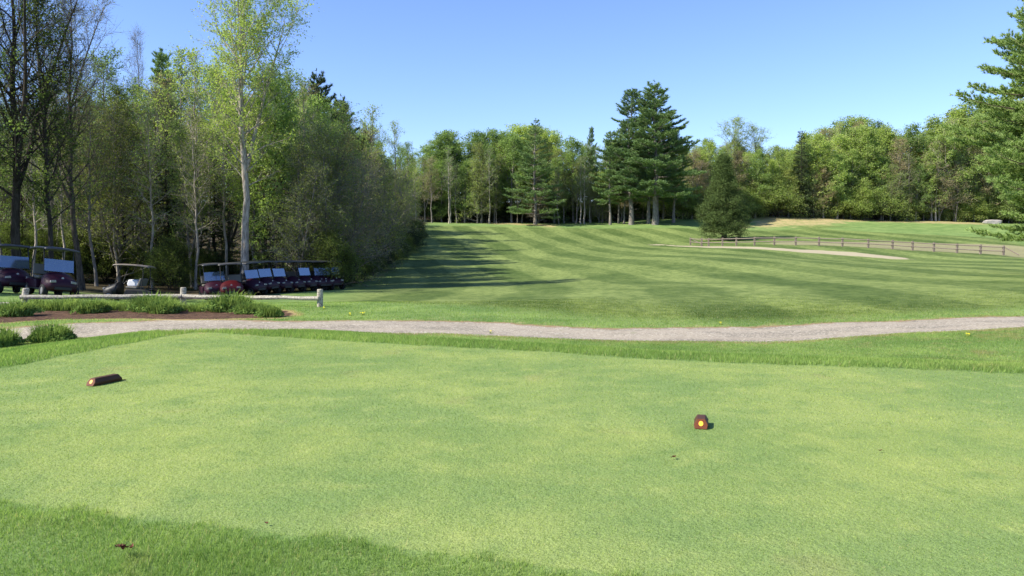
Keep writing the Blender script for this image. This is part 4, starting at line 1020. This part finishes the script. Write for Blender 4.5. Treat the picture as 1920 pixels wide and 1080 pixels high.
# ---- tee markers on the short grass
N = NT('stained_wood'); o = N.objc(); f = N.noise(N.vec(o, (4, 1, 4)), 9, 5, 0.7)
N.pbr(N.mix(f, (0.035, 0.014, 0.006), (0.10, 0.042, 0.018)), 0.6, 0.3, normal=N.bump(f, 0.3, 0.004)); M_DARK = N.m
N = NT('end_grain'); o = N.objc(); f = N.noise(o, 50, 4, 0.7)
N.pbr(N.mix(f, (0.065, 0.018, 0.007), (0.16, 0.045, 0.015)), 0.6, 0.2); M_END = N.m
M_YEL = simple('yellow_paint', (0.85, 0.42, 0.03), 0.45, 0.4, 0, 0.08, 30)
def marker(px, py, hd, L, label):
    x, y = flat(px, py); t = empty('tee_marker', (x, y, 0.004), math.atan2(hd[1], hd[0]) - math.pi / 2)
    tag(t, label, 'tee marker', 'wooden tee markers on the tee')
    prof = [(-0.052, 0), (-0.060, 0.034), (-0.034, 0.078), (0.034, 0.078), (0.060, 0.034), (0.052, 0)]
    sl = 0.045
    a = [(px_, sl * pz / 0.078, pz) for px_, pz in prof]; b = [(px_, L - sl * pz / 0.078, pz) for px_, pz in prof]
    n = 6; m = MB(); m.add(a + b, [tuple(range(n)), tuple(range(2 * n - 1, n - 1, -1))] + [(i, i + n, (i + 1) % n + n, (i + 1) % n) for i in range(n)])
    m.build('body', M_DARK, t, bevel=0.004)
    e = MB(); cx_ = 0.0; a2 = [(x_ * 0.93, y_ - 0.0026, 0.003 + z_ * 0.94) for x_, y_, z_ in a]; b2 = [(x_ * 0.93, y_ + 0.003, 0.003 + z_ * 0.94) for x_, y_, z_ in a]
    e.add(a2 + b2, [tuple(range(n)), tuple(range(2 * n - 1, n - 1, -1))] + [(i, i + n, (i + 1) % n + n, (i + 1) % n) for i in range(n)])
    e.build('end_face', M_END, t)
    c_ = MB(); k = 18; rr = 0.019; zc = 0.043
    A2 = [(rr * math.cos(2 * math.pi * i / k), sl * (zc + rr * math.sin(2 * math.pi * i / k)) / 0.078 - 0.0050, zc + rr * math.sin(2 * math.pi * i / k)) for i in range(k)]
    B2 = [(p[0], p[1] + 0.003, p[2]) for p in A2]
    c_.add(A2 + B2, [tuple(range(k)), tuple(range(2 * k - 1, k - 1, -1))] + [(i, i + k, (i + 1) % k + k, (i + 1) % k) for i in range(k)])
    c_.build('yellow_dot', M_YEL, t)
    return t
marker(168, 724.5, (0.34, 0.94), 0.40, 'dark wooden tee marker lying lengthwise on the left of the tee')
marker(1314, 805.5, (0.26, 0.966), 0.26, 'brown tee marker with yellow dot facing the viewer on the right of the tee')

# ---- leafy clumps
def blade_mat(name, a, b):
    N = NT(name); v = N.attr('v'); c = N.mix(v, a, b)
    d = N.n('ShaderNodeBsdfDiffuse'); N.put(d.inputs[0], c); tr = N.n('ShaderNodeBsdfTranslucent'); N.put(tr.inputs[0], c)
    mx = N.n('ShaderNodeMixShader'); mx.inputs[0].default_value = 0.35
    N.t.links.new(d.outputs[0], mx.inputs[1]); N.t.links.new(tr.outputs[0], mx.inputs[2]); N.surf(mx.outputs[0]); return N.m
M_LILY = blade_mat('lily_leaves', (0.11, 0.19, 0.035), (0.30, 0.40, 0.09))
M_BUSH = blade_mat('bush_leaves', (0.07, 0.14, 0.03), (0.24, 0.34, 0.085))
def clump_mesh(name, seed, n, hgt_, rad_, w, arch):
    rg = np.random.default_rng(seed); V = []; Fq = []; vals = []
    a = rg.uniform(0, 6.28, n); r0_ = rad_ * np.sqrt(rg.uniform(0, 1, n)) * 0.7
    bx_, by_ = np.cos(a) * r0_, np.sin(a) * r0_; la = a + rg.normal(0, 0.7, n)
    h = hgt_ * rg.uniform(0.55, 1.15, n) * (1 - 0.35 * (r0_ / rad_)); out = arch * h * rg.uniform(0.2, 1.0, n)
    val = rg.uniform(0, 1, n); S = 4
    P = np.zeros((n, S + 1, 2, 3))
    for k in range(S + 1):
        t = k / S; o_ = out * t ** 1.8; z_ = h * (t - 0.28 * t ** 3 * (out / h)); ww = w * (1 - t) ** 0.6 * (0.6 + 0.4 * math.sin(math.pi * min(1, t * 2))) + 0.001
        cx_, cy_ = bx_ + np.cos(la) * o_, by_ + np.sin(la) * o_
        for sg in (0, 1):
            s_ = (sg - 0.5) * ww; P[:, k, sg] = np.stack([cx_ - np.sin(la) * s_, cy_ + np.cos(la) * s_, z_], -1)
    i = np.arange(n)[:, None] * (S + 1) * 2 + np.arange(S)[None] * 2
    Fq = np.stack([i, i + 1, i + 3, i + 2], -1).reshape(-1, 4)
    return mesh_np(name, P.reshape(-1, 3), Fq, False, {'v': np.repeat(val, (S + 1) * 2)})
CL = [clump_mesh('lily_a', 1, 190, 0.42, 0.30, 0.022, 0.55), clump_mesh('lily_b', 2, 240, 0.46, 0.36, 0.020, 0.7), clump_mesh('lily_c', 3, 150, 0.33, 0.30, 0.024, 0.8)]
for me in CL: me.materials.append(M_LILY)
def leafy_bush(name, px, py, s, seed, label, wide=1.0, meshes=None, group=None):
    rg = np.random.default_rng(seed)
    if meshes is None:
        me = clump_mesh('stems', seed, 520, 0.52, 0.50, 0.030, 0.6)
        n = 1150; th = rg.uniform(0, 6.28, n); rr = np.sqrt(rg.uniform(0, 1, n)) * 0.46
        lob = 1 + 0.35 * np.sin(th * 3 + seed) * (rr / 0.46)
        C = np.stack([np.cos(th) * rr * lob, np.sin(th) * rr, rg.uniform(0.45, 1.0, n) * 0.36 * (1 - (rr / 0.52) ** 2) + 0.02], -1)
        lv, lf, val = leaves_mesh(rg, C, 0.085, 0.1, 0.4)
        meshes = (me, mesh_np('leaves', lv, lf, False, {'v': val}))
    x, y, z = gpos(px, py); t = empty(name, (x, y, z - 0.01), seed * 1.7 + px); t.scale = (s * wide, s, s)
    link('stems', meshes[0], M_LILY, t); link('leaves', meshes[1], M_BUSH, t); tag(t, label, 'bush', group)
    return t, meshes
_, BM1 = leafy_bush('leafy_plant', 285, 584, 1.25, 41, 'rounded leafy mound left of the middle fence post', 1.25)
leafy_bush('leafy_plant', 432, 583, 1.30, 42, 'largest rounded leafy mound right of the middle fence post', 1.2, BM1)
leafy_bush('leafy_plant', 308, 587, 0.95, 43, 'shaded leafy mound just left of the middle fence post', 1.2, BM1)
leafy_bush('leafy_plant', 175, 586, 0.95, 44, 'low dark mound midway between leaning and middle posts', 1.6, BM1)
leafy_bush('leafy_plant', 470, 588, 0.85, 45, 'smaller mound right of the largest leafy mound', 1.3, BM1)
leafy_bush('leafy_plant', 30, 592, 1.0, 46, 'leafy mound at the foot of the leaning post', 1.3, BM1)
spots = [(-16, 590), (8, 593), (52, 586), (66, 582), (82, 585), (97, 580), (116, 585), (136, 582), (152, 586), (204, 585), (222, 582), (240, 586), (256, 583), (330, 586), (352, 583), (368, 587), (386, 584), (404, 586), (452, 587), (490, 590)]
tall = {97, 66, 116, 136}
for i, (px, py) in enumerate((a_, b_ - 3) for a_, b_ in spots):
    x, y, z = gpos(px, py)
    o = link('lily_plant', CL[i % 3]); s = (1.25 if px in tall else 0.9) * trng.uniform(0.9, 1.1)
    o.location = (x, y, z - 0.01); o.rotation_euler = (0, 0, trng.uniform(0, 6.28)); o.scale = (s * 1.15, s * 1.15, s * 0.9)
    reg = 'between the leaning and middle posts' if px < 340 else 'between the middle and right posts'
    tag(o, ('tall bright' if px in tall else 'low') + ' strap-leaved plant in the mulch bed ' + reg, 'plant', ('tall' if px in tall else 'low') + ' strap-leaved plants ' + reg)
leafy_bush('low_bush', 97, 641, 0.92, 31, 'dense dark green low bush in front of the gravel path')
leafy_bush('low_bush', -8, 650, 0.95, 32, 'looser yellow-green bush cut by the left edge before the path')
leafy_bush('low_bush', 505, 594, 0.80, 33, 'dark rounded bush at the right end of the mulch bed')

# ---- dandelions, fallen leaves
M_DAN = simple('dandelion_yellow', (0.85, 0.72, 0.03), 0.7, 0.2)
def dandelion(px, py, s, label, n=1):
    s = s * 0.65
    x, y, z = gpos(px, py); t = empty('dandelion', (x, y, z))
    t.scale = (s, s, s)
    m = MB()
    for k in range(n):
        a = k * 2.4; r_ = 0.05 * math.sqrt(k); cx_, cy_ = r_ * math.cos(a), r_ * math.sin(a); hh = 0.10 + 0.02 * math.sin(k * 3)
        m.tube([(cx_, cy_, hh), (cx_, cy_, hh + 0.012), (cx_, cy_, hh + 0.02)], [0.022, 0.026, 0.012], 10)
        m.tube([(cx_ * 0.5, cy_ * 0.5, 0), (cx_, cy_, hh)], 0.003, 4)
    m.build('flower_head', M_DAN, t, smooth=True)
    link('leaves', clump_mesh('leaves', px, 26, 0.10, 0.12, 0.02, 1.6), M_BUSH, t)
    return tag(t, label, 'flower')
dandelion(681, 591, 1.0, 'yellow flower clump at the near edge of the rough, right of the fence', 5)
dandelion(657, 592, 1.0, 'tiny yellow flower left of the yellow flower clump', 3)
dandelion(1815, 631, 0.9, 'tiny yellow flower in the grass below the path at the far right', 3)
dandelion(1352, 609, 0.9, 'tiny yellow flower just beyond the path, below the cedar', 2)
dandelion(921, 625, 0.8, 'tiny yellow flower on the near verge of the path', 2)
dandelion(608, 580, 0.9, 'tiny yellow flower at the foot of the right fence post', 3)
M_LEAF = simple('dead_leaf', (0.13, 0.05, 0.03), 0.8, 0.2, 0, 0.3, 20)
def dead_leaf(px, py, s, label, n=5):
    x, y = flat(px, py); rg = np.random.default_rng(px); m = MB()
    for k in range(n):
        c_ = rg.normal(0, 0.012, 2); a = rg.uniform(0, 6.28); l = rg.uniform(0.014, 0.024); w_ = l * 0.45; up = rg.uniform(0.004, 0.022)
        ca, sa = math.cos(a), math.sin(a)
        P4 = [(-l, 0, up), (0, -w_, 0.004), (l, 0, up * 0.7), (0, w_, 0.010), (0, 0, 0.0)]
        m.add([(c_[0] + p[0] * ca - p[1] * sa, c_[1] + p[0] * sa + p[1] * ca, p[2] + 0.012) for p in P4], [(0, 1, 4), (1, 2, 4), (2, 3, 4), (3, 0, 4)])
    o = m.build('dead_leaf', M_LEAF); o.location = (x, y, H1(x, y) + 0.008); o.scale = (s, s, s)
    return tag(o, label, 'leaf')
d_ = dead_leaf(232, 1047, 1.15, 'curled reddish-brown leaf lying in the longer grass at the lower left', 9); d_.location.z += 0.03
dead_leaf(1262, 862, 0.9, 'small dark leaf scrap on the tee below the right marker', 4)
dead_leaf(1652, 849, 0.8, 'thin brown leaf scrap on the right part of the tee', 3)
dead_leaf(497, 987, 0.6, 'tiny tan leaf at the front edge of the tee', 2)
dead_leaf(232, 716, 1.0, 'little dark scrap just right of the left tee marker', 3)
